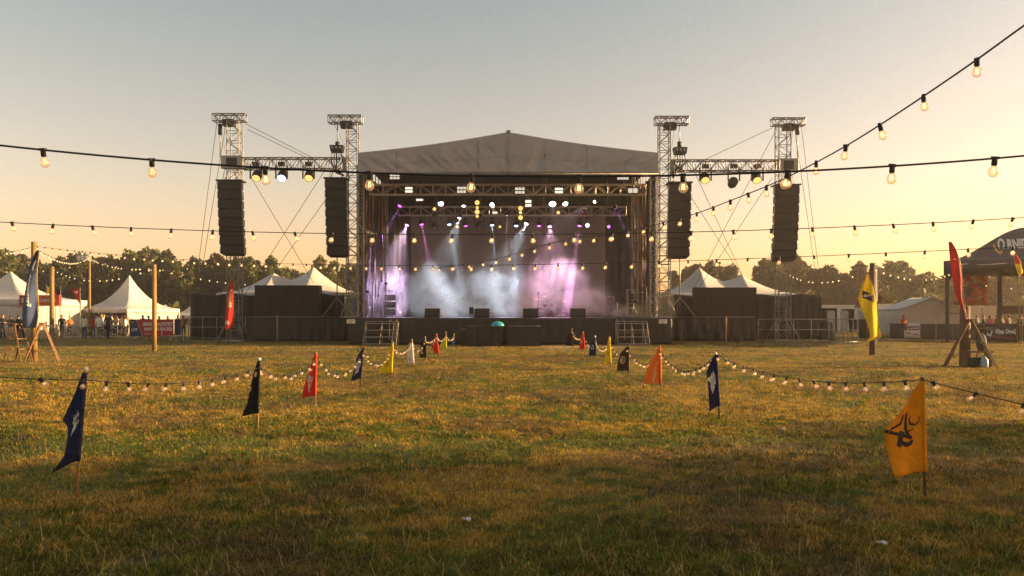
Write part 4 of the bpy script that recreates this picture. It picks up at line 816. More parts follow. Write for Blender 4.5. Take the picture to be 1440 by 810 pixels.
def stake(x, y0, y1, lab, m_='pole', r=.045): c = Gp(x, y1); o = MB().bar(c-V((0, 0, .1)), V((c.x, c.y, P(0, y0, c.y).z)), r, 7).build('wooden_stake', M[m_], None, c); tag(o, lab, 'stake', 'stakes in the grass')
stake(390, 443, 482, 'pale wooden stake in the grass before the tent side wing skirt'); stake(1021, 445, 485, 'pale wooden stake in the grass before the sunset side wing skirt')
for xa, xb, y0, y1, lb in ((1037, 1074, 453, 489, 'low black metal frame standing in the grass before the sunset side wing'),):
    d = GD(y1); a, b = P(xa, 0, d).x, P(xb, 0, d).x; z = P(0, y0, d).z; t = thing('metal_frame', ((a+b)/2, d, 0), lb, 'frame'); m_ = MB()
    for x in (a, b-.1, b): m_.bar((x, d, -.02), (x, d, z if x == a else z*.5), .03, 5)
    m_.bar((a, d, z), (b, d, z*.8), .024, 5); m_.bar((a, d, .5), (b, d, z*.9), .02, 5); m_.build('bars', M['black_metal'], t)
c = Gp(1163, 479); t = thing('covered_box', c, 'box under a dark cloth behind the barrier by the sunset side wing', 'box'); m_ = MB(); m_.sheet(lambda u, v: (c.x+(.62-.2*v)*math.cos(u*math.tau)*(1+.06*math.sin(u*25)*(1-v)), c.y+(.5-.16*v)*math.sin(u*math.tau), .01+1.15*v), 40, 8); m_.ball(c+V((0, 0, 1.15)), (.42, .34, .12), 14, 6); m_.build('cloth', M['drape'], t)
# ================================================================== festoon lights
def bulb_mats(name, glow, milk):
    m, nt, out = nodes(name); L = nt.links.new
    tr = N(nt, 'ShaderNodeBsdfTransparent', i_Color=(1, .90, .76, 1)); gl = N(nt, 'ShaderNodeBsdfGlossy', i_Roughness=.08); fr = N(nt, 'ShaderNodeLayerWeight', i_Blend=.35)
    no = N(nt, 'ShaderNodeTexNoise', i_Scale=25.); mr = N(nt, 'ShaderNodeMapRange', i_To_Min=.05, i_To_Max=.45); L(fr.outputs['Facing'], mr.inputs[0]); mx = N(nt, 'ShaderNodeMixShader'); L(mr.outputs[0], mx.inputs[0]); L(tr.outputs[0], mx.inputs[1]); L(gl.outputs[0], mx.inputs[2])
    em = N(nt, 'ShaderNodeEmission', i_Color=(1, .52, .2, 1), i_Strength=glow); ad = N(nt, 'ShaderNodeAddShader'); L(mx.outputs[0], ad.inputs[0]); L(em.outputs[0], ad.inputs[1]); df = N(nt, 'ShaderNodeBsdfTranslucent', i_Color=(.8, .74, .66, 1)); dd = N(nt, 'ShaderNodeBsdfDiffuse', i_Color=(.8, .75, .68, 1)); m1 = N(nt, 'ShaderNodeMixShader', i_Fac=.5); L(df.outputs[0], m1.inputs[1]); L(dd.outputs[0], m1.inputs[2]); m2 = N(nt, 'ShaderNodeMixShader', i_Fac=milk); L(ad.outputs[0], m2.inputs[1]); L(m1.outputs[0], m2.inputs[2])
    L(m2.outputs[0], out.inputs['Surface']); return m
M['glass'] = bulb_mats('bulb_glass', .04, .16); M['glass_pale'] = bulb_mats('pale_bulb_glass', .02, .2); M['filament'] = emit('hot_filament', (1, .55, .22), 1.5); M['filament_dim'] = emit('warm_filament', (1, .55, .25), .45); M['glow'] = emit('far_bulb', (1, .66, .30), .62)
def bulb_proto(gm='glass', fm='filament'):
    g_ = MB(); g_.lathe([(.012, -.048), (.021, -.060), (.033, -.080), (.036, -.098), (.030, -.118), (.016, -.131), (.001, -.135)], (0, 0, 0), 12); o = g_.build('bulb', M[gm])
    s_ = MB(); s_.lathe([(.001, .012), (.015, .010), (.017, -.008), (.0195, -.012), (.0195, -.046), (.015, -.052), (.001, -.052)], (0, 0, 0), 10); s_.box((0, 0, .004), (.05, .022, .020)); c = s_.build('socket', M['socket']); c.parent = o
    f_ = MB()
    for k in range(4): a = k*math.tau/4; f_.bar((.007*math.cos(a), .007*math.sin(a), -.066), (.011*math.cos(a), .011*math.sin(a), -.108), .0028, 4)
    c = f_.build('filament', M[fm]); c.parent = o; return o
BP = bulb_proto(); BQ = bulb_proto('glass_pale', 'filament_dim')
FB = MB().ball((0, 0, -.085), (.034, .034, .045), 8, 5).build('bulb', M['glow']); FS = MB().lathe([(.001, 0), (.02, 0), (.02, -.045), (.001, -.05)], (0, 0, 0), 6).build('socket', M['socket']); FS.parent = FB
for o in (BP, BQ, FB): o.location = (0, -600, 0)
BR_ = random.Random(12)
def festoon(pts, spacing, lab, group, r=.006, far=False, scale=1., cab='cable', skip=0., tilt=.16, first=None, gmat=None):
    """a cable through 3-D points and a bulb every `spacing` metres, each bulb a part (> socket, filament)"""
    t = thing('festoon_lights', pts[0], lab, 'string lights', group); L0 = V(pts[0])
    m_ = MB(); m_.tube(pts, r, 6); m_.build('cable', M[cab], t)
    acc = first if first is not None else spacing*.5; n = 0
    for a, b in zip(pts, pts[1:]):
        ln = (b-a).length
        while acc <= ln:
            p = a.lerp(b, acc/ln); acc += spacing*(1+BR_.uniform(-.05, .05))
            ax = (p.x/max(.1, p.y))
            if (abs(ax) > 1.15 and p.y < 40) or p.y < .5 or BR_.random() < skip: continue
            q = dup(FB if far else (BQ if 'ropes' in group else BP), parent=t); q.location = p-L0; s_ = scale*BR_.uniform(.94, 1.06); q.scale = (s_, s_, s_)
            q.rotation_euler = (BR_.gauss(0, tilt), BR_.gauss(0, tilt), BR_.random()*6.28)
        acc -= ln
    return t
def sag(a, b, s, n=24): return [a.lerp(b, k/n)-V((0, 0, s*4*(k/n)*(1-k/n))) for k in range(n+1)]
def smooth(pts, n=8):
    out = []; P4 = [pts[0]]+pts+[pts[-1]]
    for i in range(len(pts)-1):
        a, b, c, d = P4[i:i+4]
        for k in range(n): t = k/n; out.append(.5*((2*b)+(c-a)*t+(2*a-5*b+4*c-d)*t*t+(3*b-a-3*c+d)*t**3))
    return out+[pts[-1]]
# distance to the first bulb, so that bulbs hang where the photograph has them
S1_FIRST, S2_FIRST = .555+(P(-210, 178, 5.6)-V((-20, 5.6, 5.0))).length, .42+(P(1600, -70, 4.1)-V((4.6, -3.4, 5.1))).length
S1_FIRST += .16-.755*int((S1_FIRST+.16)/.755)
S2_FIRST -= .55*int(S2_FIRST/.55)
near = 'festoon lights strung over the field'
festoon([V((-20, 5.6, 5.0))]+sag(P(-210, 178, 5.6), P(1650, 197, 5.6), .30, 48)+[V((20, 5.6, 4.9))], .755, 'nearest festoon string with large bulbs, sagging across the whole view', near, .0075, scale=.93, first=S1_FIRST)
festoon([V((4.6, -3.4, 5.1))]+smooth([P(1600, -70, 4.1), P(1460, 22, 4.7), P(1372, 85, 5.1), P(1302, 133, 5.6), P(1243, 172, 6.1), P(1190, 205, 6.7), P(1137, 234, 7.4), P(1092, 256, 8.1), P(1030, 281, 9.4), P(970, 303, 10.8), P(900, 321, 12.3), P(850, 331, 13.3), P(805, 335, 14.4), P(745, 350, 15.8), P(690, 366, 17.3), P(612, 377, 19.05)]), .55, 'festoon string climbing from mid stage to the upper right corner of the view', near, .006, scale=.86, first=S2_FIRST)
festoon([V((-30, 11, 4.9))]+sag(P(-200, 300, 11), P(1640, 292, 11), .33, 40)+[V((30, 11, 4.9))], .55, 'middle festoon string with small bulbs running level across the stage mouth', near, .006, scale=.95)
PT = {'ban': Gp(48, 508), 'rnd': Gp(217, 494), 'thin': V((P(73, 0, 60).x, 60, 0)), 'mast': V((P(126, 0, 66).x, 66, 0)), 'yel': Gp(1227, 499)}
ztop = lambda k, y: V((PT[k].x, PT[k].y, P(0, y, PT[k].y).z))
festoon(sag(ztop('ban', 346), V((8., 12., 2.87)), .50, 40), .58, 'thin festoon string from the banner post across the foot of the stage view', near, .006, scale=1.0)
fg = 'far festoon strings over the tents'
for a, b, s, lb in ((P(-12, 352, 45), ztop('ban', 346), .15, 'short festoon string from outside the view to the banner post'), (ztop('ban', 348), ztop('mast', 360), .55, 'festoon string from the banner post to the floodlight mast'),
    (P(-20, 374, 52), ztop('thin', 377), .35, 'festoon string over the big white tent to the thin post'), (ztop('thin', 377), ztop('rnd', 375), .75, 'sagging festoon string from the thin post to the round wooden post'),
    (ztop('rnd', 376), P(352, 399, 56), .15, 'festoon string from the round wooden post down toward the outer tower'), (ztop('mast', 362), ztop('rnd', 375), .35, 'festoon string from the floodlight mast to the round wooden post'), (ztop('mast', 364), P(300, 371, 58), .6, 'festoon string from the floodlight mast toward the far left tower'),
    (ztop('yel', 375), P(1336, 384, 52), .45, 'festoon string from the yellow flag post to the dark awning'), (ztop('yel', 376), P(1106, 383, 60), .65, 'festoon string from the yellow flag post toward the outer tower'),
    (P(1337, 385, 52.5), P(1452, 402, 49), .35, 'festoon string hanging under the front edge of the dark awning'), (P(1360, 392, 58), P(1462, 398, 56), .2, 'festoon string deeper under the dark awning')):
    festoon(sag(a, b, s, 20), 1.5, lb, fg, .007, True, 1.05, skip=.25)
# ================================================================== flags in two rows, tied together by ropes of bulbs
def cloth_mat(name, rgb, tr=.35): return mat(name, rgb, .75, 0, .12, 9, bump=.6, bscale=14, transl=tr, spec=.2)
FC = {'navy': cloth_mat('navy_flag_cloth', (.022, .030, .085), .25), 'black': cloth_mat('black_flag_cloth', (.013, .012, .012), .15), 'red': cloth_mat('red_flag_cloth', (.66, .05, .025)), 'yellow': cloth_mat('yellow_flag_cloth', (.80, .62, .02)), 'amber': cloth_mat('amber_flag_cloth', (.80, .36, .015)),
      'white': cloth_mat('white_flag_cloth', (.75, .73, .70)), 'brown': cloth_mat('dark_brown_flag_cloth', (.045, .032, .02), .2), 'orange': cloth_mat('orange_flag_cloth', (.80, .22, .03)), 'lime': cloth_mat('lime_flag_cloth', (.55, .60, .04)), 'blue': cloth_mat('blue_flag_cloth', (.03, .12, .45))}
def flag(top, bot, d, y0, y1, rows, cloth, lab, marks=(), pole='pole', cap=True, ripple=.035, r=.014):
    """pole from pixel top to bottom at distance d; cloth hem from y0 to y1 on the pole, free edge by rows (v, width px, drop px)"""
    a, b = P(*top, d), P(*bot, d); b.z = 0; t = thing('pole_flag', b, lab, 'flag', 'flags along the light ropes'); px = d/F
    m_ = MB(); m_.tube([b-V((0, 0, .08)), b.lerp(a, .5), a], [r*.9, r, r], 8); m_.build('pole', M[pole], t)
    if cap: m_ = MB(); m_.ball(a, r*1.5, 8, 6); m_.build('finial', M['white_paint'] if cap == 'w' else M[pole], t)
    h0, h1 = (y0-top[1])/(bot[1]-top[1]), (y1-top[1])/(bot[1]-top[1]); ph = random.random()*6
    def fn(u, v):
        w_, dr = interp(rows, min(1, max(0, v))); q = a.lerp(b, h0+(h1-h0)*v)
        uu = u; rip = ripple*(math.sin(u*5.2+v*2.6+ph)*u*.9+.5*math.sin(v*9+u*3+ph)*u)*min(1, w_*px*4)
        return q+V((-w_*px*uu-r*.8, -.012+rip-.06*u*u*w_*px, -dr*px*u**1.3))
    m_ = MB(); m_.sheet(lambda u, v: fn(u, 1-v), 18, 26, .004); c = m_.build('cloth', FC[cloth], t)
    k = MB(); k.tube([fn(0, v/12)+V((r*.9, 0, 0)) for v in range(13)], r*1.35, 8); k.build('hem', FC[cloth], c)
    for mk, items in marks:
        m_ = MB(); eps = .008
        for vf, rect, rot in items: put2d(m_, vf, lambda x, y: fn(x, y)+V((0, -eps, 0)), rect, rot, 6)
        m_.build('emblem', M[mk], c)
    return t
flip = lambda vf: ([(x, 1-y) for x, y in vf[0]], [tuple(reversed(f)) for f in vf[1]])      # v runs down the flag
mir = lambda vf: ([(1-x, 1-y) for x, y in vf[0]], vf[1])                                    # u runs away from the pole, so text is mirrored back
T = lambda s, b=.02, sh=0: mir(text2d(s, b, sh))
# tent-side row, from the nearest
flag((121, 519), (107, 697), GD(697), 524, 648, [(0, 2, 0), (.28, 13, 1), (.50, 23, 4), (.60, 15, 2), (.72, 15, 4), (.86, 18, 10), (1, 34, 17)], 'navy', 'nearest navy flag on a leaning pole, wing shaped white emblem',
     [('print_white', [(stroke2d([(0, 0), (.35, .25), (.7, .6), (1, 1)], [.03, .30, .26, .02]), (.25, .55, .72, .70), 0), (T('vitm', .03), (.08, .48, .55, .545), .25), (T('sarlo', .03), (.05, .555, .5, .61), .25), (T(':.:', .02), (.15, .45, .45, .48), .2)])], cap='w', r=.016)
flag((365, 505), (362, 605), GD(605), 507, 581, [(0, 1, 0), (.25, 6, 0), (.5, 10, 0), (.8, 14, 2), (1, 22, 5)], 'black', 'plain black flag on a pale pole, small round badge near its tip',
     [('print_cream', [(disc2d(.5, .5, .45, .45), (.2, .20, .75, .32), 0)]), ('print_white', [(T('II', .02), (.85, .50, .98, .58), 0)])], cap='w', r=.017)
HEART = stroke2d(arc(.30, .30, .28, .26, -10, 190)[::-1]+[(.06, .5), (.35, .95)], .07); HEART2 = stroke2d(arc(.68, .32, .24, .24, 190, -60)+[(.62, .78), (.35, .95)], .07)
flag((444.5, 497), (443, 570), GD(570), 498, 556, [(0, .5, 0), (.3, 6, 0), (.6, 12, 0), (1, 18, 4)], 'red', 'red flag with a white heart drawn in thin lines', [('print_white', [(HEART, (.2, .42, .9, .82), 0), (HEART2, (.2, .42, .9, .82), 0), (stroke2d([(.5, .2), (.45, .6), (.3, 1)], .12), (.3, .45, .8, .9), 0), (disc2d(.5, .5, .4, .35), (.3, .35, .8, .42), 0)])], r=.018)
flag((511.5, 488), (506, 543), GD(543), 489, 532, [(0, .5, 0), (.35, 8, 0), (.65, 9, 0), (1, 13, 5)], 'navy', 'navy flag with stacked white letters, fourth in the tent side row', [('print_white', [(T('ESC', .05), (.1, .42, .9, .54), .15), (T('REU', .05), (.15, .56, .85, .68), .15), (T('AS', .05), (.25, .70, .8, .82), .15)])], 'pole_dark', r=.018)
flag((552.5, 482), (550.5, 527), GD(527), 483, 524, [(0, .5, 0), (.3, 4, 0), (.6, 10, 0), (1, 16, 1)], 'yellow', 'yellow flag with black scrawl between a navy and a white flag', [('print_black', [(T('AC', .02, .3), (.25, .60, .75, .74), .1), (stroke2d([(0, .5), (.4, 0), (.6, 1), (1, .4)], .12), (.3, .50, .7, .60), 0), (stroke2d([(0, 0), (1, .6)], .15), (.3, .76, .7, .80), 0)])], r=.02)
flag((579, 478), (581.5, 512), GD(512), 482, 511, [(0, 3, 0), (.4, 6, 0), (1, 7, 0)], 'white', 'white flag with a small dark ring near its foot', [('print_black', [(stroke2d(arc(.5, .5, .4, .4, 0, 360), .12), (.3, .72, .8, .84), 0)])], r=.024)
flag((598, 474), (599, 507), GD(507), 481, 503, [(0, 5, 0), (.5, 8, 0), (1, 8, 0)], 'black', 'small black flag with a pale mark beside the white flag', [('print_cream', [(T('K', .06), (.3, .4, .8, .75), 0)])], r=.022)
flag((614, 470), (616.5, 498), GD(498), 471, 497, [(0, .5, 0), (.4, 6, 0), (.55, 9, 0), (1, 5, 0)], 'red', 'small red flag with a white scribble near the end of the tent side row', [('print_white', [(stroke2d([(0, .3), (.3, 0), (.5, .8), (.8, .2), (1, .7)], .14), (.2, .35, .9, .6), 0)])], r=.024)
flag((627, 467), (627.5, 492), GD(492), 476, 490, [(0, 3, 0), (.4, 6, 0), (1, 9, 0)], 'lime', 'small lime flag, last but one before the speakers on the grass', r=.024)
flag((638.5, 470), (637.5, 487.5), GD(487.5), 477, 485, [(0, 2, 0), (1, 2.4, 0)], 'blue', 'tiny blue flag at the very end of the tent side row', r=.022)
# sunset-side row, from the nearest
SW = stroke2d(arc(.45, .25, .38, .22, 200, -20)+[(.75, .38), (.45, .40), (.85, .52), (.40, .60), (.95, .72)], .055)
flag((1297, 533), (1301, 697), GD(697), 536, 663, [(0, 3, 0), (.20, 22, 0), (.52, 60, 2), (.75, 52, 5), (1, 44, 7)], 'amber', 'nearest amber flag with bold black angular emblem',
     [('print_black', [(zig2d([(.65, .10), (.60, .33), (1, .52), (.20, .76)], .105), (.15, .34, .95, .70), 0), (stroke2d([(.51, .02), (.22, .80)], .09), (.15, .34, .95, .70), 0), (stroke2d([(.45, .56), (.66, 1)], .17), (.15, .34, .95, .70), 0), (stroke2d([(.56, .88), (.36, .97), (.24, .95), (.15, .84)], [.15, .14, .12, .05]), (.15, .34, .95, .70), 0), (SW, (.08, .32, .46, .66), 0)])], 'pole_dark', cap='b', ripple=.05, r=.015)
flag((1006.5, 497), (1012, 588), GD(588), 499, 571, [(0, 1, 0), (.18, 9, 0), (.34, 15, 0), (.65, 13, 0), (1, 13, 8)], 'navy', 'navy flag with a white winged emblem on a dark pole', [('print_white', [(T('DEA', .06), (.15, .36, .7, .50), .3), (T('WAS', .06), (.1, .50, .75, .64), .3), (disc2d(.5, .5, .5, .5), (.6, .44, .95, .52), 0), (stroke2d([(0, 0), (.5, .5), (.9, 1)], [.4, .5, .1]), (.3, .6, .6, .74), 0)])], 'pole_dark', cap='w', r=.017)
flag((928, 488), (929.5, 545), GD(545), 489, 539, [(0, .5, 0), (.3, 10, 0), (.6, 18, 0), (1, 24, 0)], 'orange', 'orange flag shaded red along its top edge with a pale torch mark', [('red_cloth', [(stroke2d([(0, 0), (.5, .38), (1, 1)], [.02, .05, .03]), (.86, .1, .99, .78), 0), (stroke2d([(.5, 0), (.5, 1)], 1.), (.03, .05, .09, .95), 0)]), ('print_cream', [(stroke2d([(.3, 0), (.5, .2), (.45, .55), (.6, 1)], [.1, .12, .18, .26]), (.2, .42, .6, .96), 0), (stroke2d([(0, .3), (.3, .2), (.4, 0)], .14), (.1, .40, .5, .56), 0)])], r=.018)
flag((883.5, 485), (883.5, 527), GD(527), 487, 521, [(0, 1, 0), (.3, 11, 0), (.6, 14, 0), (1, 16, 1)], 'brown', 'dark brown flag with a pale ring emblem', [('print_cream', [(stroke2d(arc(.5, .5, .45, .45, 0, 360), .10), (.25, .40, .8, .72), 0), (T('K', .02), (.4, .48, .65, .64), 0)])], 'pole_dark', r=.02)
flag((857, 474), (859, 518), GD(518), 475, 510, [(0, .5, 0), (.4, 4, 0), (1, 9, 1)], 'yellow', 'narrow yellow flag between the brown and the navy flag', [('print_black', [(T('A', .02), (.25, .55, .6, .7), 0)])], r=.022)
flag((837, 473), (837.5, 503), GD(503), 475, 500, [(0, 1, 0), (.4, 7, 0), (1, 9, 0)], 'navy', 'small navy flag with a white swirl, beside the small red flag', [('print_white', [(stroke2d(arc(.5, .5, .4, .4, 0, 300), .15), (.25, .4, .8, .65), 0)])], cap='w', r=.024)
flag((820, 467), (822.5, 499), GD(499), 469, 491, [(0, 1, 0), (.4, 5, 0), (1, 7, 0)], 'red', 'small red flag with two white strokes on the sunset side', [('print_white', [(T('II', .05), (.3, .4, .7, .62), 0)])], r=.024)
flag((804.5, 462), (805, 487.5), GD(487.5), 468, 486, [(0, 5, 0), (1, 9, 0)], 'black', 'small square black flag at the very end of the sunset side row', r=.022)
# ropes of bulbs running from pole to pole
def rope(tops, sags, lab, sp):
    pts = []
    for (x0, y0, d0), (x1, y1, d1), s_ in zip(tops, tops[1:], sags): pts += sag(P(x0, y0, d0), P(x1, y1, d1), s_, 12)[:-1]
    pts.append(P(*tops[-1])); return festoon(pts, sp, lab, 'ropes of bulbs along the flags', .0055, False, .82, 'cable', tilt=.3, first=.12)
D = GD
rope([(-190, 505, 6.6), (120, 534, D(697)-.02), (364, 517, D(605))], [.05, .13], 'rope of clear bulbs from the nearest navy flag to the black flag', .42)
rope([(364, 517, D(605)), (445, 504, D(570)), (511, 494, D(543)), (552.5, 489, D(527)), (579, 481, D(512)), (598, 479, D(507)), (614, 473, D(498)), (627, 471, D(492)), (638, 473, D(487.5))], [.22, .42, .38, .22, .3, .1, .2, .2], 'rope of pale bulbs sagging along the smaller flags of the tent side row', .40)
rope([(1700, 625, 6.4), (1297, 534, D(697)), (1007, 499, D(588))], [.02, .20], 'rope of clear bulbs from the right edge over the amber flag to the navy flag', .41)
rope([(1007, 499, D(588)), (928, 493, D(545)), (883.5, 489, D(527)), (857, 480, D(518)), (837, 476, D(503)), (820, 470, D(499)), (804.5, 464, D(487.5)), (797, 466, 44.5)], [.40, .42, .30, .35, .35, .3, .1], 'rope of pale bulbs sagging along the smaller flags of the sunset side row', .38)
# ================================================================== posts, banners, tents and people round the field
def round_post(key, ytop, r, lab, m_='timber', cap=True, group='wooden posts carrying the festoon lights'):
    b = PT[key]; z = P(0, ytop, b.y).z; t = MB(); t.tube([b-V((0, 0, .15)), b+V((0, 0, z*.5)), b+V((0, 0, z))], [r*1.08, r, r*.93], 12); o = t.build('wooden_post', M[m_], None, b); tag(o, lab, 'post', group); return o
round_post('ban', 340, .11, 'thick sunlit post with the navy feather banner and two trestles at its foot'); round_post('rnd', 372, .105, 'plain round wooden post standing alone in front of the red sponsor banner')
round_post('thin', 375, .16, 'thin sunlit post rising behind the red bar sign'); round_post('yel', 370, .13, 'dark square-looking post that the yellow flag is tied to', 'timber_dark')
BOXF0 = ([(.06, 0), (.94, 0), (1, .1), (1, .9), (.94, 1), (.06, 1), (0, .9), (0, .1)], [tuple(range(8))])
def feather(base, pts, d, mt, lab, pole_x, ybot, marks=(), name='feather_banner', pm='black_metal'):
    """tall feather banner: rows of (y, left x, right x) in survey pixels"""
    t = thing(name, V((base.x, d, 0)), lab, 'banner'); tab = [(y, a, b) for y, a, b in pts]; y0, y1 = pts[0][0], pts[-1][0]
    def fn(u, v):
        y = y0+(y1-y0)*v; a, b = interp(tab, y); q = P(a+(b-a)*u, y, d); return q+V((0, .10*math.sin(v*6+u*3)+.04*math.sin(u*7+v*2), 0))
    m_ = MB(); m_.sheet(lambda u, v: fn(u, 1-v), 12, 44, .006); c = m_.build('cloth', mt, t)
    m_ = MB(); k = [fn(1, v/14)+V((.02, .02, 0)) for v in range(15)]; e = V((k[-1].x, d, max(0, P(0, ybot, d).z))); m_.tube(k+[e], .022, 6); m_.build('pole', M[pm], t)
    for mk, items in marks:
        m_ = MB()
        for vf, rect, rot in items: put2d(m_, vf, lambda x, y: fn(x, y)+V((0, -.02, 0)), rect, rot, 5)
        m_.build('lettering', M[mk], c)
    return t
def vtext(s, b=.03):  # text running up the banner
    vs, fs = text2d(s, b); return [(y, 1-x) for x, y in vs], [tuple(reversed(f)) for f in fs]
feather(PT['ban'], [(352, 51, 53.5), (362, 45, 53.3), (375, 38.5, 52.5), (395, 35.5, 51.5), (420, 34, 50.5), (445, 32.5, 49.5), (461, 31.5, 48.5)], PT['ban'].y-.45, M['blue_banner'], 'navy feather banner with pale lettering running up it, leaning on the sunlit post', 50, 470,
        [('print_white', [(vtext('Favourmith', .03), (.38, .30, .68, .72), .06), (stroke2d([(.5, 1), (.4, .4), (.9, 0)], [.25, .6, .2]), (.55, .13, .92, .27), 0), (stroke2d([(0, .5), (1, .5)], .8), (.32, .245, .45, .26), 0)])], pm='timber')
feather(V((P(325, 0, 46).x, 46, 0)), [(391, 328.3, 329), (396, 324, 329), (405, 320.5, 328.8), (420, 318.5, 328.5), (440, 317.2, 328), (456, 316.6, 327.5), (462, 316.5, 325.5), (463.5, 317, 321)], 46.0, M['red_cloth'], 'red feather flag with cream lettering before the far left tower', 328, 485,
        [('print_cream', [(vtext('Rumble', .05), (.35, .28, .80, .50), 0), (T('M', .06), (.35, .22, .8, .27), 0), (stroke2d([(.5, 0), (.9, .5), (.5, 1), (.1, .5), (.5, 0)], .3), (.35, .51, .85, .57), 0)]), ('print_white', [(stroke2d(arc(.5, .5, .4, .4, 0, 360), .3), (.1, .83, .5, .90), 0)])], 'feather_flag')
q = P(326, 470, 46); 
feather(PT['yel'], [(385.5, 1220, 1221.5), (400, 1214, 1226), (420, 1207.8, 1231), (435, 1212, 1233.5), (450, 1217, 1236.2), (470, 1222.5, 1240), (474, 1223, 1240.8), (476, 1221.5, 1233), (482, 1217.5, 1219.5)], PT['yel'].y-.4, FC['yellow'], 'bright yellow flag with a dark oval badge tied to the dark post', 1224, 405,
        [('print_black', [(BOXF0, (.18, .27, .86, .38), .12)]), ('print_cream', [(stroke2d([(0, .6), (.3, .35), (.7, .3), (1, 0)], [.45, .6, .35, .05]), (.16, .285, .82, .36), 0)])], 'draped_flag', 'timber_dark')
feather(Gp(1356, 515), [(340, 1336, 1337.5), (350, 1336.5, 1343), (370, 1339.5, 1348.5), (390, 1341, 1352), (405, 1341.5, 1353.5), (420, 1345, 1356), (435, 1352, 1359.5), (448, 1358, 1362), (455, 1361.5, 1362.5)], GD(515)-.35, M['red_cloth'], 'red sail-shaped flag leaning on the post with the dark ladder', 1350, 462, [('print_white', [(disc2d(.5, .5, .4, .4), (.35, .20, .6, .225), 0)])], 'sail_flag')
PT['sail'] = Gp(1357, 515); o = round_post('sail', 430, .17, 'short thick dark post holding the red sail-shaped flag', 'timber_dark')
def trestle(loc, hh, w_, spread, rz, m_, lab, rungs=(.35, .62), board=False):
    t = thing('step_ladder', loc, lab, 'ladder', 'trestle ladders at the posts', rz)
    for s in (-1, 1):
        for f in (-1, 1):
            b_ = MB(); b_.bar(V((s*w_/2*1.15, f*spread, 0)), V((s*w_/2*.8, f*.03, hh)), .035, 4); o = b_.build('leg', M[m_], t, (0, 0, 0)); o.location = (0, 0, 0)
    for k in rungs:
        for f in (-1, 1):
            y = f*spread*(1-k); b_ = MB(); b_.box((0, y, hh*k), (w_*(1.15-.3*k), .12 if f < 0 else .04, .035)); o = b_.build('rung', M[m_], t, (0, 0, 0)); o.location = (0, 0, 0)
    b_ = MB(); b_.box((0, 0, hh+.01), (w_*.95, .22, .04)); o = b_.build('top_plank', M[m_], t, (0, 0, 0)); o.location = (0, 0, 0); return t
b = PT['ban']; trestle(b+V((-.40, -.35, 0)), 1.42, .42, .50, R(66), 'ladder', 'sunlit wooden trestle on the near side of the banner post'); trestle(b+V((.36, -.1, 0)), 1.46, .40, .56, R(114), 'ladder', 'sunlit wooden trestle on the far side of the banner post, with two rungs')
b = PT['sail']; trestle(b+V((-.10, -.5, 0)), 1.62, .55, .78, R(66), 'ladder_dark', 'dark open step ladder at the post with the red sail flag', (.28, .52, .76))
t = thing('wooden_bench', b+V((.25, -.25, 0)), 'dark low bench with crates under it behind the dark step ladder', 'bench'); q = V(t.location); mb = MB(); mb.box(q+V((0, 0, .52)), (.95, .4, .06)); mb.build('seat', M['ladder_dark'], t)
for x in (-.4, .4): mb = MB(); mb.box(q+V((x, 0, .25)), (.06, .36, .5)); mb.build('leg', M['ladder_dark'], t)
t = thing('folding_stand', b+V((.62, -.1, 0)), 'black folding stand with a bag hung on it at the sail flag post', 'stand'); q = V(t.location)
for s in (-1, 1): mb = MB(); mb.bar(q+V((s*.30, -.2*s, 0)), q+V((-s*.18, .1, 1.28)), .022, 5); mb.build('leg', M['black_metal'], t)
mb = MB(); mb.box(q+V((0, 0, 1.30)), (.60, .35, .07)); mb.build('top', M['ladder_dark'], t); mb = MB(); mb.ball(q+V((-.16, -.1, .82)), (.17, .15, .34), 12, 8); mb.build('bag', mat('blue_grey_bag', (.05, .07, .10), .8), t)
q = PT['sail']+V((.2, -.3, 0)); t = thing('jug', q+V((.1, -.35, 0)), 'pale blue jug on the grass below the dark bench', 'jug'); mb = MB(); c = V(t.location); mb.lathe([(.001, 0), (.11, 0), (.12, .05), (.12, .26), (.05, .34), (.045, .40), (.001, .40)], c, 12); mb.build('body', mat('pale_blue_plastic', (.25, .33, .42), .4), t); mb = MB(); mb.tube([c+V((.06, -.0, .36)), c+V((.15, 0, .34)), c+V((.13, 0, .2))], .014, 6); mb.build('handle', M['rubber'], t)
for i, (dx, lb) in enumerate(((-.22, 'black crate under the dark bench, next to the ladder'), (.02, 'black crate under the dark bench, next to the jug'))): mb = MB(); c = q+V((dx, -.05, 0)); mb.box(c+V((0, 0, .16)), (.2, .28, .30)); mb.box(c+V((0, 0, .315)), (.23, .31, .03)); tag(mb.build('crate', M['cabinet'], None, c), lb, 'crate')
# floodlight mast
b = PT['mast']; t = thing('floodlight_mast', b, 'slim floodlight mast with a lamp box standing behind the pagoda tent', 'light mast'); z = P(0, 357, b.y).z; mb = MB(); mb.bar(b, b+V((0, 0, z)), .11, 8, .08); mb.build('pole', M['timber'], t)
mb = MB(); mb.box(b+V((-.35, -.2, z-.35)), (.95, .5, .55)); hb = mb.build('lamp_box', M['steel'], t)
for k in range(3): mb = MB(); mb.box(b+V((-.62+.28*k, -.47, z-.35)), (.22, .05, .36)); mb.build('lamp', M['white_paint'], hb)
c = V((P(1232, 0, 44).x, 44, 0)); t = thing('steel_lamp_post', c, 'thin pale steel pole with a short top arm behind the yellow flag', 'pole'); z = P(0, 375, 44).z; mb = MB(); mb.bar(c, c+V((0, 0, z)), .05, 8); mb.build('pole', M['white_paint'], t); mb = MB(); mb.bar(c+V((0, 0, z-.04)), c+V((.42, 0, z-.04)), .05, 6); mb.build('arm', M['white_paint'], t)
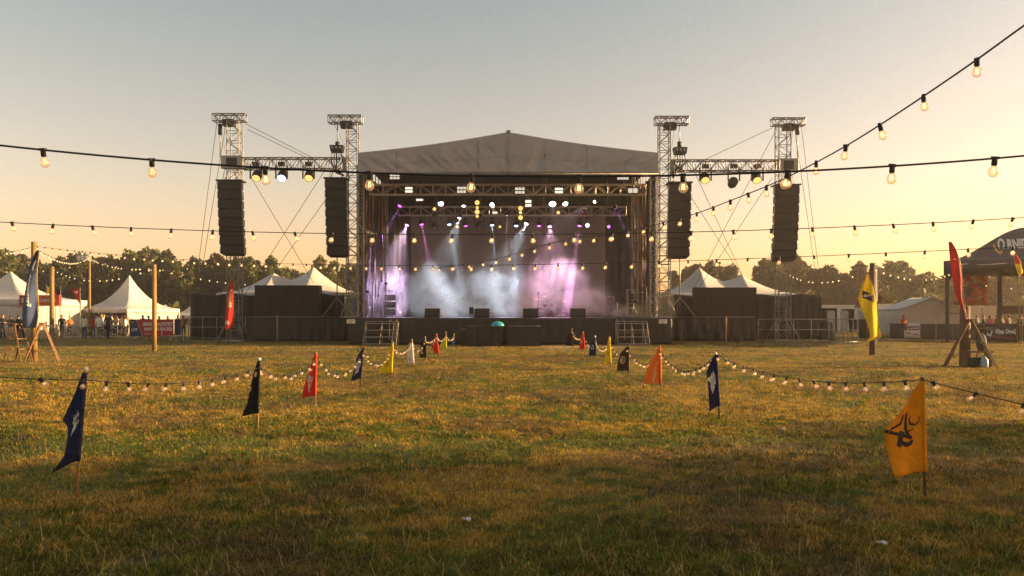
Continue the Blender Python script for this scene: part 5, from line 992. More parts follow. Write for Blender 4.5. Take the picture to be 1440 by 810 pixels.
# ------------------------------------------------------------------ tents
def pagoda(c, w_, dp, ze, zp, rz, lab, walls='', group='white pagoda tents', legs=True, val=.35, name='pagoda_tent'):
    t = thing(name, c, lab, 'tent', group, rz); B = lambda m_, n, mm: m_.build(n, mm, t, (0, 0, 0))
    def fix(o): o.location = (0, 0, 0); return o
    def roof(u, v):
        a = u*4; k = int(a) % 4; f = a-int(a); cs = [(-1, -1), (1, -1), (1, 1), (-1, 1)]; p, q_ = cs[k], cs[(k+1) % 4]; x, y = p[0]+(q_[0]-p[0])*f, p[1]+(q_[1]-p[1])*f
        s = (1-v); h = (v**2.7)*.82+.18*v; sc = 1-.03*math.sin(f*math.pi)*s*(1 if v > .02 else 0)
        return (x*w_/2*s*sc+0, y*dp/2*s*sc, ze+(zp-ze)*h)
    m_ = MB(); m_.sheet(roof, 48, 18, 0, True); fix(B(m_, 'roof', M['tent']))
    m_ = MB()
    for k, (p, q_) in enumerate((((-1, -1), (1, -1)), ((1, -1), (1, 1)), ((1, 1), (-1, 1)), ((-1, 1), (-1, -1)))):
        m_.sheet(lambda u, v: ((p[0]+(q_[0]-p[0])*u)*(w_/2+.015), (p[1]+(q_[1]-p[1])*u)*(dp/2+.015), ze-val*(1-v)*(1+.10*math.sin(u*w_*14))), 40, 2, .008)
    fix(B(m_, 'valance', M['tent']))
    for x in (-1, 1):
        for y in (-1, 1): m_ = MB(); m_.box((x*(w_/2-.05), y*(dp/2-.05), ze/2), (.09, .09, ze)); fix(B(m_, 'leg', M['steel']))
    W = {'f': ((-1, -1), (1, -1)), 'r': ((1, -1), (1, 1)), 'b': ((1, 1), (-1, 1)), 'l': ((-1, 1), (-1, -1))}
    for ch in walls:
        p, q_ = W[ch]; m_ = MB(); m_.sheet(lambda u, v: ((p[0]+(q_[0]-p[0])*u)*(w_/2-.04)+.05*math.sin(u*31)*(p[1] != q_[1]), (p[1]+(q_[1]-p[1])*u)*(dp/2-.04)+.05*math.sin(u*31)*(p[0] != q_[0]), .03+(ze-.1)*v), 50, 3, .01); fix(B(m_, 'side_wall', M['tent_wall']))
    return t
X = lambda x, d: P(x, 0, d).x
Z = lambda y, d: P(0, y, d).z
pagoda(V((X(-8, 62), 64, 0)), 8.6, 6.5, Z(421, 61), Z(381, 64), R(-6), 'biggest white tent at the edge of the view, with closed walls', 'frl', val=.5)
pagoda(V((X(170, 67), 68.5, 0)), 5.4, 5.8, Z(434, 66), Z(386, 68), R(-20), 'white pagoda tent with a sharp peak and an open front full of people', 'r')
pagoda(V((X(232, 84), 84, 0)), 3.2, 3.2, Z(441, 84), Z(428, 84), R(10), 'small white pavilion tent between the round post and the black cloth', '')
pagoda(V((X(268, 80), 80, 0)), 3.2, 3.2, Z(443, 80), Z(430, 80), R(-8), 'small white tent half hidden by the black cloth fence', '')
# low awning beside the bar, and the bar sign
c = V((X(96, 66), 66, 0)); t = thing('canvas_awning', c, 'low white awning on timber legs between the bar sign and the red pennant', 'awning'); z = Z(433, 66); a, b = X(80, 66), X(113, 66)
mb = MB(); mb.sheet(lambda u, v: (a+(b-a)*u, 64.5+3*v, z+.55-.9*abs(v-.5)-.25*u), 16, 8, .02); mb.build('roof', M['tent'], t); mb = MB(); mb.sheet(lambda u, v: (a+(b-a)*u, 64.48, z+.1-.25*u-.62*(1-v)), 16, 2, .01); mb.build('valance', M['tent'], t)
for x, y, m_ in ((a+.35, 64.6, 'timber'), (a+.7, 64.9, 'timber'), (b-.15, 64.7, 'steel'), (b-.1, 67.2, 'steel')): mb = MB(); mb.bar((x, y, 0), (x, y, z+.1), .06, 6); mb.build('leg', M[m_], t)
def board(x0, x1, y0, y1, d, base, lab, name, cat, items, thick=.08, z_ground=False, tilt=0.):
    a, b = X(x0, d), X(x1, d); z1, z0 = Z(y0, d), Z(y1, d); t = thing(name, V(((a+b)/2, d, 0 if z_ground else z0)), lab, cat); m_ = MB(); m_.box(((a+b)/2, d+thick/2, (z0+z1)/2), (b-a, thick, z1-z0)); m_.build('panel', base, t)
    fn = lambda x, y: V((a+(b-a)*x, d-.008, z0+(z1-z0)*y))
    for k, (n_, mk, lst) in enumerate(items):
        m_ = MB()
        for vf, rect, rot in lst: put2d(m_, vf, lambda x, y: fn(x, y)-V((0, .004*k, 0)), rect, rot)
        m_.build(n_, mk if not isinstance(mk, str) else M[mk], t)
    return t, a, b, z0, z1
BOXF = ([(0, 0), (1, 0), (1, 1), (0, 1)], [(0, 1, 2, 3)])
OR = mat('orange_red_print', (.55, .12, .03), .7, 0, .3, 8)
board(27, 83, 415, 430, 60.3, M['red_banner'], 'red and orange bar sign with white lettering on the big white tent', 'bar_sign', 'sign', [('orange_field', OR, [(BOXF, (.42, .02, .99, .97), 0)]), ('lettering', 'print_white', [(text2d('E', .06), (.06, .28, .14, .72), 0), (text2d('Cumbria', .04), (.50, .35, .78, .72), 0), (text2d('- FOR -', .03), (.82, .42, .95, .66), 0)]) ], .35)
# pennants near the bar
def pennant(px, d, y0, y1, poly, mt, lab, base_y=None, extra=None):
    c = V((X(px, d), d, 0)); t = thing('pennant_flag', c, lab, 'flag', 'small flags above the bar'); m_ = MB(); m_.bar(c, c+V((0, 0, Z(y0-1, d))), .03, 6); m_.build('pole', M['steel'], t)
    m_ = MB(); m_.prism([P(x, y, d) for x, y in poly], (0, .02, 0)); cl = m_.build('cloth', mt, t)
    if extra: m_ = MB(); m_.prism([P(x, y, d-.02) for x, y in extra[1]], (0, .01, 0)); m_.build('emblem', M[extra[0]], cl)
pennant(112.5, 63.5, 405, 428, [(112.3, 406), (100, 407.5), (105, 415), (112.3, 428.5)], M['red_cloth'], 'red triangular pennant with a white mark near the awning', None, ('print_white', [(104.5, 409.5), (109.5, 409), (109, 413), (106, 413)]))
pennant(85, 63, 404, 420, [(84.6, 405.5), (75, 407.5), (75.5, 417), (84.6, 416)], FC['navy'], 'navy and red flag fluttering above the bar sign', None, ('red_cloth', [(75.3, 408), (79, 407.5), (79.5, 416), (75.8, 416.6)]))
pennant(65.5, 63, 402, 414, [(65.5, 403), (70, 404.5), (70, 413), (66, 412)], FC['yellow'], 'yellow scrap of flag beside the thin post above the bar sign')
# sponsor banner on the fence
BLUE = mat('navy_print', (.018, .035, .075), .7, 0, .15, 6)
GR = text2d
t, a, b, z0, z1 = board(182, 244, 449, 473, 56.5, M['red_banner'], 'wide red and navy sponsor banner with white lettering beside the pagoda tent', 'sponsor_banner', 'banner', [
  ('navy_field', BLUE, [(([(0, 0), (.30, 0), (.155, 1), (0, 1)], [(0, 1, 2, 3)]), (0, .005, 1, .995), 0)]), ('stripe', 'print_white', [(([(.30, 0), (.308, 0), (.163, 1), (.155, 1)], [(0, 1, 2, 3)]), (0, .005, 1, .995), 0)]),
  ('lettering', 'print_white', [(GR('LTVP', .04, .15), (.045, .30, .185, .48), .03), (GR('SPANY  YATHTRT', .05), (.31, .60, .985, .83), 0), (GR('AMHERIN MACKEL', .05), (.33, .33, .985, .53), 0), (GR('thayvision', .02), (.34, .10, .50, .20), 0), (GR('trust', .02), (.03, .80, .11, .86), 0)])], .04)
for k in range(4): mb = MB(); x = a+.1+(b-a-.2)*k/3; mb.bar((x, 56.62, -.02), (x, 56.62, z1+.05), .03, 5); mb.build('post', M['steel'], t)
board(245, 254.5, 449, 471, 56.8, BLUE, 'plain navy banner panel right beside the wide red sponsor banner', 'navy_panel', 'banner', [('edge', 'steel', [(BOXF, (.94, 0, .995, 1), 0)])], .04)
t = thing('bench_rail', V((X(240, 49.5), 49.5, 0)), 'low grey rail with two pale feet before the sponsor banner', 'barrier'); mb = MB(); mb.bar((X(227, 49.5), 49.5, .42), (X(262, 49.5), 49.5, .46), .035, 6); mb.build('rail', M['steel'], t)
for px in (227.5, 240, 258): mb = MB(); mb.bar((X(px, 49.5), 49.5, -.02), (X(px, 49.5), 49.5, .44 if px != 227.5 else 1.1), .04, 6); mb.build('post', M['steel'], t)
# cross-braced barriers before the crowd: one built, the rest copied
t = thing('cross_barrier', (0, 0, 0), 'x', 'barrier', 'cross-braced barriers before the tents'); mb = MB(); mb.bar((-.9, 0, .95), (.9, 0, .95), .022, 5); mb.bar((-.9, 0, .12), (.9, 0, .12), .022, 5); mb.build('rails', M['alu_lightened'], t)
for s in (-1, 1): mb = MB(); mb.bar((-s*.88, -.03*s, .12), (s*.88, -.03*s, .95), .026, 5); mb.build('cross_brace', M['alu_lightened'], t)
for x in (-.9, .9): mb = MB(); mb.bar((x, 0, 0), (x, 0, 1.0), .026, 5); mb.box((x, 0, .015), (.06, .5, .03)); mb.build('leg', M['steel'], t)
for i, (px, rz, lb) in enumerate(((20, .1, 'cross-braced barrier behind the trestles of the banner post'), (58, -.25, 'cross-braced barrier below the red bar sign'), (84, .2, 'cross-braced barrier under the white awning'), (104, -.15, 'cross-braced barrier before the person in black by the awning'), (127, .12, 'cross-braced barrier in front of the man in the white T-shirt'), (150, -.1, 'cross-braced barrier in front of the man in navy'), (170, .15, 'cross-braced barrier next to the red and navy sponsor banner'))):
    o = t if i == 0 else dup(t, label=lb); o['label'] = lb; d = 58.2+.5*(i % 3); o.location = (X(px, d), d, 0); o.rotation_euler = (0, 0, rz)
# ------------------------------------------------------------------ people
SK = [mat('skin_a', (.42, .26, .18), .6, 0, .1, 8), mat('skin_b', (.22, .12, .075), .6, 0, .1, 8)]
CL = {k: mat(k+'_clothes', c, .85, 0, .2, 5) for k, c in {'black': (.015, .015, .017), 'white': (.68, .66, .62), 'navy': (.02, .028, .06), 'red': (.33, .045, .03), 'mint': (.50, .56, .45), 'denim': (.04, .06, .10), 'grey': (.16, .16, .16), 'orange': (.55, .20, .04), 'brown': (.09, .055, .03), 'pink': (.5, .1, .16), 'sand': (.40, .31, .2)}.items()}
HAIR = {k: mat(k+'_hair', c, .6, 0, .3, 30) for k, c in {'dark': (.018, .012, .008), 'fair': (.25, .15, .06), 'auburn': (.14, .035, .015)}.items()}
def body_mesh(pose):
    J = {}
    J['pel'] = (0, 0, .95); J['spi'] = (0, .01, 1.16); J['che'] = (0, .0, 1.36); J['nec'] = (0, .01, 1.50); J['jaw'] = (0, -.01, 1.58); J['top'] = (0, .0, 1.71)
    E = [('pel', 'spi'), ('spi', 'che'), ('che', 'nec'), ('nec', 'jaw'), ('jaw', 'top')]; Rr = dict(pel=(.155, .11), spi=(.135, .10), che=(.165, .115), nec=(.055, .058), jaw=(.075, .085), top=(.075, .09))
    for n_, s in (('l', -1), ('r', 1)):
        J['sh'+n_] = (s*.185, .01, 1.41); J['el'+n_] = (s*.235, .05, 1.13); J['wr'+n_] = (s*.235, -.06, .89); J['ha'+n_] = (s*.235, -.09, .79)
        J['hi'+n_] = (s*.09, 0, .88); J['kn'+n_] = (s*.10, -.02, .49); J['an'+n_] = (s*.105, .03, .09); J['to'+n_] = (s*.12, -.12, .035)
        if pose == 'arms' or (pose == 'step' and s > 0): J['el'+n_] = (s*.25, -.03, 1.13); J['wr'+n_] = (s*.12, -.24, 1.16); J['ha'+n_] = (s*.06, -.30, 1.19)
        if pose == 'step': J['kn'+n_] = (s*.09, -.10*s, .50); J['an'+n_] = (s*.09, -.16*s+.06, .09); J['to'+n_] = (s*.10, -.16*s-.09, .035)
        if pose == 'sit': J['hi'+n_] = (s*.09, -.02, .93); J['kn'+n_] = (s*.13, -.42, .95); J['an'+n_] = (s*.13, -.46, .54); J['to'+n_] = (s*.14, -.60, .49); J['wr'+n_] = (s*.17, -.28, 1.05); J['ha'+n_] = (s*.15, -.36, 1.03)
        E += [('che', 'sh'+n_), ('sh'+n_, 'el'+n_), ('el'+n_, 'wr'+n_), ('wr'+n_, 'ha'+n_), ('pel', 'hi'+n_), ('hi'+n_, 'kn'+n_), ('kn'+n_, 'an'+n_), ('an'+n_, 'to'+n_)]
        for k, r_ in (('sh', .068), ('el', .046), ('wr', .034), ('ha', .036), ('hi', .092), ('kn', .060), ('an', .045), ('to', .042)): Rr[k+n_] = (r_, r_)
    names = list(J); me = bpy.data.meshes.new('body'); dz = -.46 if pose == 'sit' else 0
    me.from_pydata([V(J[n_])+V((0, 0, dz)) for n_ in names], [(names.index(a), names.index(b)) for a, b in E], []); o = bpy.data.objects.new('body', me); COL.objects.link(o); o.modifiers.new('skin', 'SKIN')
    for i, n_ in enumerate(names): me.skin_vertices[0].data[i].radius = Rr[n_]; me.skin_vertices[0].data[i].use_root = i == 0
    sb = o.modifiers.new('sub', 'SUBSURF'); sb.levels = 1; dg = bpy.context.evaluated_depsgraph_get(); out = bpy.data.meshes.new_from_object(o.evaluated_get(dg)); bpy.data.objects.remove(o); bpy.data.meshes.remove(me)
    for _ in range(4): out.materials.append(None)
    for p in out.polygons:
        c = p.center; z = c.z-dz; p.use_smooth = True
        if z > 1.475: k = 0
        elif pose == 'sit': k = 0 if (z < 1.16 and abs(c.x) > .11 and c.y < -.20 and z > 1.0) else (3 if z < .56 else (2 if z < 1.02 else 1))
        elif z < .10: k = 3
        elif abs(c.x) > .185 and z < 1.02: k = 0
        elif pose == 'arms' and c.y < -.13 and z > 1.0: k = 0
        elif z < .93: k = 2
        else: k = 1
        p.material_index = k
    return out
BODY = {p: body_mesh(p) for p in ('stand', 'arms', 'step', 'sit')}
hm = MB(); hm.ball((0, .018, 1.645), (.092, .105, .105), 12, 8); HM = hm
def person(loc, pose, skin, shirt, legs, hair, rz, lab, hh=1.0, group='people by the tents', z=0.):
    t = thing('person', V(loc)+V((0, 0, z)), lab, 'person', group, rz); me = BODY[pose].copy()
    for i, m_ in enumerate((SK[skin], CL[shirt], CL[legs], CL['black'])): me.materials[i] = m_
    o = bpy.data.objects.new('body', me); COL.objects.link(o); o.parent = t; dz = -.46 if pose == 'sit' else 0
    m_ = MB(); m_.ball((0, .022, 1.66+dz), (.088, .098, .088), 12, 8)
    if hair != 'dark' or legs == 'denim': m_.ball((0, .07, 1.57+dz), (.075, .05, .11), 10, 6)
    h = m_.build('hair', HAIR[hair], t, (0, 0, 0)); h.location = (0, 0, 0); t.scale = (hh, hh, hh); return t
def pp(px, d, *a, **k): return person((X(px, d), d, 0), *a, **k)
pp(118.5, 57.2, 'stand', 0, 'mint', 'denim', 'dark', 2.9, 'person in a pale mint shirt and jeans seen from behind beside the pagoda tent', .98); pp(131, 58.0, 'arms', 0, 'red', 'denim', 'auburn', 3.3, 'person in a rust red top between the mint shirt and the white T-shirt', .93)
pp(139, 57.0, 'stand', 0, 'white', 'grey', 'dark', 3.0, 'broad person in a white T-shirt before the open pagoda tent', 1.0); pp(152, 57.3, 'step', 0, 'navy', 'black', 'dark', 3.3, 'tall person in a navy shirt before the open pagoda tent', 1.06)
pp(87, 58.5, 'step', 0, 'black', 'black', 'dark', .3, 'person in black walking under the white awning', .98); pp(98, 62, 'arms', 0, 'orange', 'brown', 'fair', .4, 'person in an orange top under the awning, half hidden by the barrier', .9)
pp(4, 57.0, 'arms', 0, 'black', 'black', 'fair', .5, 'fair-haired person in black at the very edge of the view', 1.0); pp(15, 57.5, 'arms', 1, 'black', 'grey', 'dark', .6, 'dark-haired person in black left of the banner post', .93)
pp(26, 58.2, 'stand', 0, 'black', 'black', 'dark', 3.0, 'person in a black jacket right behind the navy feather banner', .96); pp(33, 57.6, 'step', 0, 'brown', 'black', 'dark', .2, 'person in brown partly hidden by the navy feather banner', .93)
pp(201, 60, 'stand', 1, 'black', 'black', 'dark', 3.1, 'dark head showing above the sponsor banner, left one', .97); pp(209, 60.5, 'stand', 0, 'navy', 'black', 'dark', 2.8, 'dark head showing above the sponsor banner, next to the round post', .95); pp(224, 61, 'stand', 0, 'white', 'sand', 'fair', 3.0, 'fair head in a white top above the sponsor banner, right of the round post', .93); pp(236, 61.5, 'stand', 0, 'white', 'sand', 'fair', .5, 'person in white above the right end of the sponsor banner', .94)
pp(258, 60, 'arms', 0, 'orange', 'denim', 'dark', .8, 'person in orange between the navy panel and the black cloth', .96); pp(250, 62, 'stand', 0, 'white', 'grey', 'dark', .4, 'person in white behind the navy banner panel', .97)
# the crowd inside the pagoda tent
cr = MB(); rr = random.Random(3); cm = [SK[0], SK[1], CL['white'], CL['sand'], CL['navy'], CL['orange'], CL['grey'], CL['denim'], CL['black'], HAIR['dark'], HAIR['fair']]
for k in range(34):
    d = rr.uniform(61.5, 70); px = rr.uniform(141, 184); x = X(px, d); me = BODY[rr.choice(('stand', 'arms', 'step'))]; a = rr.random()*6.28; s = rr.uniform(.88, 1.03); mt = (rr.choice((0, 0, 1)), rr.choice((2, 2, 3, 4, 5, 6)), rr.choice((7, 8, 3)), 8); q = Matrix.Rotation(a, 3, 'Z'); n0 = len(cr.v)
    cr.v += [q @ (v.co*s)+V((x, d, 0)) for v in me.vertices]
    for p in me.polygons: cr.f.append([i+n0 for i in p.vertices]); cr.mi.append(mt[p.material_index]); cr.sm.append(True)
    cr.cur = rr.choice((9, 9, 10)); cr.ball(q @ (V((0, .022, 1.66))*s)+V((x, d, 0)), .095*s, 8, 6)
tag(cr.build('crowd', cm), 'dense crowd drinking inside the open pagoda tent', 'crowd', kind='stuff')
# ================================================================== the sunset side: marquee, fence, awning
ang = R(-9); c = V((X(1303, 58)+.9, 60.6, 0)); t = thing('white_marquee', c, 'white gabled marquee with closed walls behind the wire fence', 'tent', None, ang); w_, dp, ze, zr = 4.7, 5.0, Z(435, 57.5), Z(418, 59)
def loc0(m_, n_, mm, par=t): o = m_.build(n_, mm, par, (0, 0, 0)); o.location = (0, 0, 0); return o
for s in (-1, 1):
    m_ = MB(); m_.sheet(lambda u, v: (s*w_/2*(1.03-1.03*v), -dp/2-.1+(dp+.2)*u, ze+(zr-ze)*v-.06*math.sin(v*3.14)), 10, 6, .02*s); loc0(m_, 'roof', M['tent'])
    m_ = MB(); m_.sheet(lambda u, v: (s*w_/2+.04*math.sin(u*22)*(1-v*.6), -dp/2+dp*u, .03+(ze-.05)*v), 40, 4, .01); loc0(m_, 'side_wall', M['tent_wall'])
for y in (-dp/2, dp/2): m_ = MB(); m_.sheet(lambda u, v: ((u-.5)*w_, y+.06*math.sin(u*17+2*v)*(1-v*.7)+.04*math.sin(u*40)*(1-v), .03+(ze-.05+(zr-ze)*(1-abs(2*u-1)))*v), 60, 8, .01); loc0(m_, 'gable_wall', M['tent_wall'])
m_ = MB(); m_.box((0, -dp/2-.06, ze), (w_+.02, .03, .06)); loc0(m_, 'seam_trim', M['tent'])
pp(1271, 56.5, 'arms', 0, 'red', 'black', 'auburn', .4, 'auburn-haired person in red leaning out of the white marquee', .97, group='people by the awning')
c = V((X(1258, 70), 70, 0)); t = thing('trailer_kiosk', c, 'white kiosk trailer with a red panel behind the white marquee', 'trailer'); mb = MB(); mb.box(c+V((0, 1.2, 1.5)), (2.3, 2.4, 2.3)); mb.build('body', M['white_paint'], t); mb = MB(); mb.box(c+V((-.6, -.015, 1.55)), (.75, .03, .7)); mb.build('red_panel', M['red_cloth'], t)
for x in (-.7, .7): mb = MB(); mb.lathe([(.001, -.1), (.32, -.1), (.32, .1), (.001, .1)], c+V((x, .2, .32)), 14, Matrix.Rotation(R(90), 3, 'X')); mb.build('wheel', M['rubber'], t)
for px, wd, y0, lb in ((1178, 3.0, 430, 'white flat-roofed cabin just beyond the black cloth fence'), (1204, 2.6, 434, 'lower white cabin left of the yellow flag'), (1163, 1.8, 433, 'narrow white cabin half hidden by the black cloth fence')):
    d = 72; c = V((X(px, d), d, 0)); z = Z(y0, d); t = thing('site_cabin', c, lb, 'cabin', 'white cabins at the field edge'); mb = MB(); mb.box(c+V((0, 1.3, z/2+.1)), (wd, 2.6, z-.2)); mb.build('wall', M['white_paint'], t); mb = MB(); mb.box(c+V((0, 1.3, z+.03)), (wd+.12, 2.75, .1)); mb.build('roof', M['white_paint'], t)
    mb = MB(); mb.box(c+V((wd*.2, -.015, 1.1)), (.7, .03, 1.9)); o = mb.build('door', M['tent_wall'], t); mb = MB(); mb.box(c+V((wd*.2+.25, -.05, 1.1)), (.04, .05, .14)); mb.build('handle', M['steel'], o); mb = MB(); mb.box(c+V((0, -.012, .18)), (wd*.98, .02, .12)); mb.build('base_strip', M['steel'], t)
c = Gp(1221, 478); c = V((X(1219, 58), 58, 0)); t = thing('generator_trailer', c, 'dark wheeled generator standing behind the yellow flag', 'generator'); mb = MB(); mb.box(c+V((0, .5, .95)), (1.0, .9, .9)); mb.build('body', M['cabinet'], t)
for x in (-.25, .35): mb = MB(); mb.lathe([(.001, -.09), (.36, -.09), (.36, .09), (.001, .09)], c+V((x, 0, .36)), 16, Matrix.Rotation(R(80), 3, 'X')); o = mb.build('wheel', M['rubber'], t)
# wire fence panels
t = thing('wire_fence_panel', (0, 0, 0), 'x', 'fence', 'wire fence panels before the awning'); pw = 2.0; mb = MB()
for z in (.06, 1.12): mb.bar((-pw/2, 0, z), (pw/2, 0, z), .02, 5)
for x in (-pw/2, 0, pw/2): mb.bar((x, 0, 0), (x, 0, 1.14), .024, 5)
mb.build('frame', M['steel'], t)
m, nt, out = nodes('fence_mesh'); tr = N(nt, 'ShaderNodeBsdfTransparent'); df = N(nt, 'ShaderNodeBsdfDiffuse', i_Color=(.045, .042, .04, 1)); no = N(nt, 'ShaderNodeTexNoise', i_Scale=3.); mr = N(nt, 'ShaderNodeMapRange', i_To_Min=.55, i_To_Max=.85); mx = N(nt, 'ShaderNodeMixShader'); nt.links.new(no.outputs[0], mr.inputs[0]); nt.links.new(mr.outputs[0], mx.inputs[0]); nt.links.new(tr.outputs[0], mx.inputs[1]); nt.links.new(df.outputs[0], mx.inputs[2]); nt.links.new(mx.outputs[0], out.inputs[0])
mb = MB(); mb.sheet(lambda u, v: (-pw/2+pw*u, .012+.02*math.sin(u*9), .08+1.02*v), 8, 2, .004); mb.build('mesh_screen', m, t)
A_, B_ = V((X(1251, 56), 56, 0)), V((X(1450, 50), 50, 0)); n = 6; dv = (B_-A_).normalized(); FL = ['at the corner of the white marquee', 'carrying the red and white poster', 'before the ridge of the white marquee', 'left of the sail flag post', 'right behind the sail flag post', 'carrying the black banner with white script', 'at the edge of the view under the awning']
npan = int((B_-A_).length/pw)
for k in range(npan+1):
    o = t if k == 0 else dup(t, label='x'); o.location = A_+dv*pw*(k+.5); o.rotation_euler = (0, 0, math.atan2(dv.y, dv.x)); px = o.location.x/o.location.y*F+720; o['label'] = 'low wire fence panel with dark mesh, %s' % FL[min(k, len(FL)-1)]
def on_fence(px0, px1, y0, y1, base, lab, name, items):
    f = lambda px: next(A_+dv*(s*.02) for s in range(2000) if (A_+dv*(s*.02)).x/(A_+dv*(s*.02)).y*F+720 >= px)
    a, b = f(px0), f(px1); z1, z0 = Z(y0, a.y), Z(y1, a.y); nrm = V((dv.y, -dv.x, 0)); t = thing(name, (a+b)/2, lab, 'banner'); fn = lambda x, y, e=.0: a.lerp(b, x)+nrm*(.05+e)+V((0, 0, z0+(z1-z0)*y))
    m_ = MB(); m_.sheet(lambda u, v: fn(u, v), 10, 4, .01); m_.build('panel', base, t)
    for k, (n_, mk, lst) in enumerate(items):
        m_ = MB()
        for vf, rect, rot in lst: put2d(m_, vf, lambda x, y: fn(x, y, .008+.003*k), rect, rot)
        m_.build(n_, mk if not isinstance(mk, str) else M[mk], t)
MAR = mat('maroon_print', (.13, .025, .03), .7, 0, .2, 6)
on_fence(1271.5, 1293.5, 454, 475, M['print_white'], 'white poster with a maroon band and red lettering hung on the wire fence', 'fence_poster', [('maroon_band', MAR, [(BOXF, (.02, .52, .98, .78), 0), (BOXF, (.02, .5, .14, .98), 0)]), ('red_lettering', 'red_cloth', [(text2d('Mc', .06), (.16, .84, .30, .96), 0), (text2d('Vassle', .06), (.08, .26, .44, .42), -.08), (text2d('dahlia', .04), (.56, .20, .94, .32), .05)]), ('white_lettering', 'print_white', [(text2d('SA  MORRIS', .04), (.2, .58, .92, .70), 0)])])
on_fence(1386, 1431, 455, 482, mat('black_banner_print', (.02, .018, .02), .7, 0, .2, 4), 'black banner with white script lettering hung on the wire fence', 'fence_banner', [('lettering', 'print_white', [(text2d('Wises', .05), (.30, .46, .58, .74), .03), (text2d('Ovnd,', .05, .2), (.62, .44, .95, .74), .03), (stroke2d([(0, 1), (.1, .2), (.6, 0), (.9, .5), (.8, 1)], .28), (.05, .36, .22, .78), 0)]), ('small_lettering', 'red_cloth', [(text2d('tunes and fare', .02), (.32, .26, .92, .35), 0)])])
# the dark bell-shaped awning
C0 = V((36.9, 54.7, 0)); az = R(-28.3); W2 = 6.6; ze, zp = Z(379, 54.5), Z(326, 57)
t = thing('bell_awning', C0, 'big dark bell-shaped awning with white lettering, cut by the edge of the view', 'awning', None, az)
def bell(x, y):
    m_ = max(abs(x), abs(y)); e = abs(abs(x)-abs(y)); k = max(0., 1-m_/W2); h = (3*k*k-2*k**3)*.9+.1*k; return ze+.35+(zp-ze-.35)*min(1, h*1.75 if h < .57 else 1.)*1.0
def bell_pt(x, y): k = max(0., 1-max(abs(x), abs(y))/W2); s = min(1., k/.74); return V((x, y, ze+.42+(zp-ze-.42)*(.08*s+.92*(3*s*s-2*s**3))))
m_ = MB(); m_.sheet(lambda u, v: bell_pt((u*2-1)*W2, (v*2-1)*W2), 48, 48, .03); ro = loc0(m_, 'roof', M['awning'], t)
m_ = MB()
for p, q_ in (((-1, -1), (1, -1)), ((1, -1), (1, 1)), ((1, 1), (-1, 1)), ((-1, 1), (-1, -1))): m_.sheet(lambda u, v: ((p[0]+(q_[0]-p[0])*u)*(W2+.02), (p[1]+(q_[1]-p[1])*u)*(W2+.02), ze-.12+.54*v), 30, 2, .02)
va = loc0(m_, 'valance', M['awning'], t)
fr = lambda x, y: bell_pt((-1+2*x)*W2, (-1+y)*W2)+V((0, -.05, .05))
m_ = MB(); put2d(m_, text2d('RNIITZ', .05), fr, (.274, .27, .392, .42), 0, 8); put2d(m_, stroke2d(arc(.5, .5, .4, .42, -60, 240), .24), fr, (.234, .26, .264, .43), 0); loc0(m_, 'lettering', M['print_white'], ro)
m_ = MB(); put2d(m_, stroke2d([(0, 1), (.3, .4), (.7, 0), (1, .3)], .3), fr, (.216, .19, .25, .34), 0); loc0(m_, 'orange_mark', mat('orange_mark', (.6, .27, .08), .7, 0, .1, 6), ro)
m_ = MB()
for a, b, c_ in ((.03, .10, .6), (.14, .26, .55)): put2d(m_, stroke2d([(0, .4), (.5, .5), (1, 1)], .3), lambda x, y: V(((-1+2*x)*W2, -W2-.055, ze-.12+.54*y)), (a, .35, b, c_), 0)
loc0(m_, 'small_print', M['print_white'], va)
for x in (-1, 0, 1):
    for y in (-1, 1): m_ = MB(); m_.box((x*(W2-.15), y*(W2-.15), ze/2+.1), (.14, .14, ze+.2)); loc0(m_, 'leg', M['black_metal'], t)
m_ = MB(); m_.box((-W2*.48, 0, ze/2+.6), (.28, .28, ze+1.2)); loc0(m_, 'centre_mast', M['black_metal'], t)
m_ = MB(); m_.bar((-W2+.15, -W2+.15, ze-.2), (W2-.15, -W2+.15, ze-.2), .05, 6); loc0(m_, 'eave_beam', M['black_metal'], t)
# picture banner under the awning: an abstract of warm and blue patches
a, b, dd = X(1342, 55.5), X(1390, 55.5), 55.5; z1, z0 = Z(386, dd), Z(429, dd); t = thing('picture_banner', V(((a+b)/2, dd, z0)), 'large printed picture banner of orange, red and blue shapes under the awning', 'banner')
m, nt, out = nodes('abstract_print'); L = nt.links.new; tc = N(nt, 'ShaderNodeTexCoord'); vo = N(nt, 'ShaderNodeTexVoronoi', i_Scale=2.4); no = N(nt, 'ShaderNodeTexNoise', i_Scale=1.6, i_Detail=3., i_Distortion=1.5); L(tc.outputs['Object'], no.inputs['Vector']); va_ = N(nt, 'ShaderNodeVectorMath', operation='ADD'); L(tc.outputs['Object'], va_.inputs[0]); L(no.outputs['Color'], va_.inputs[1]); L(va_.outputs[0], vo.inputs['Vector']); cr_ = N(nt, 'ShaderNodeValToRGB'); sp_ = N(nt, 'ShaderNodeSeparateColor'); L(vo.outputs['Color'], sp_.inputs[0]); L(sp_.outputs[0], cr_.inputs[0])
cr_.color_ramp.interpolation = 'CONSTANT'; els = [(0, (.30, .10, .04)), (.18, (.42, .17, .05)), (.36, (.05, .07, .14)), (.5, (.35, .06, .04)), (.64, (.42, .33, .26)), (.76, (.38, .13, .05)), (.9, (.10, .10, .16))]; cr_.color_ramp.elements[0].color = (*els[0][1], 1); cr_.color_ramp.elements[1].position = els[1][0]; cr_.color_ramp.elements[1].color = (*els[1][1], 1)
for p_, c_ in els[2:]: e = cr_.color_ramp.elements.new(p_); e.color = (*c_, 1)
bs = N(nt, 'ShaderNodeBsdfPrincipled', i_Roughness=.7); L(cr_.outputs[0], bs.inputs['Base Color']); L(bs.outputs[0], out.inputs[0])
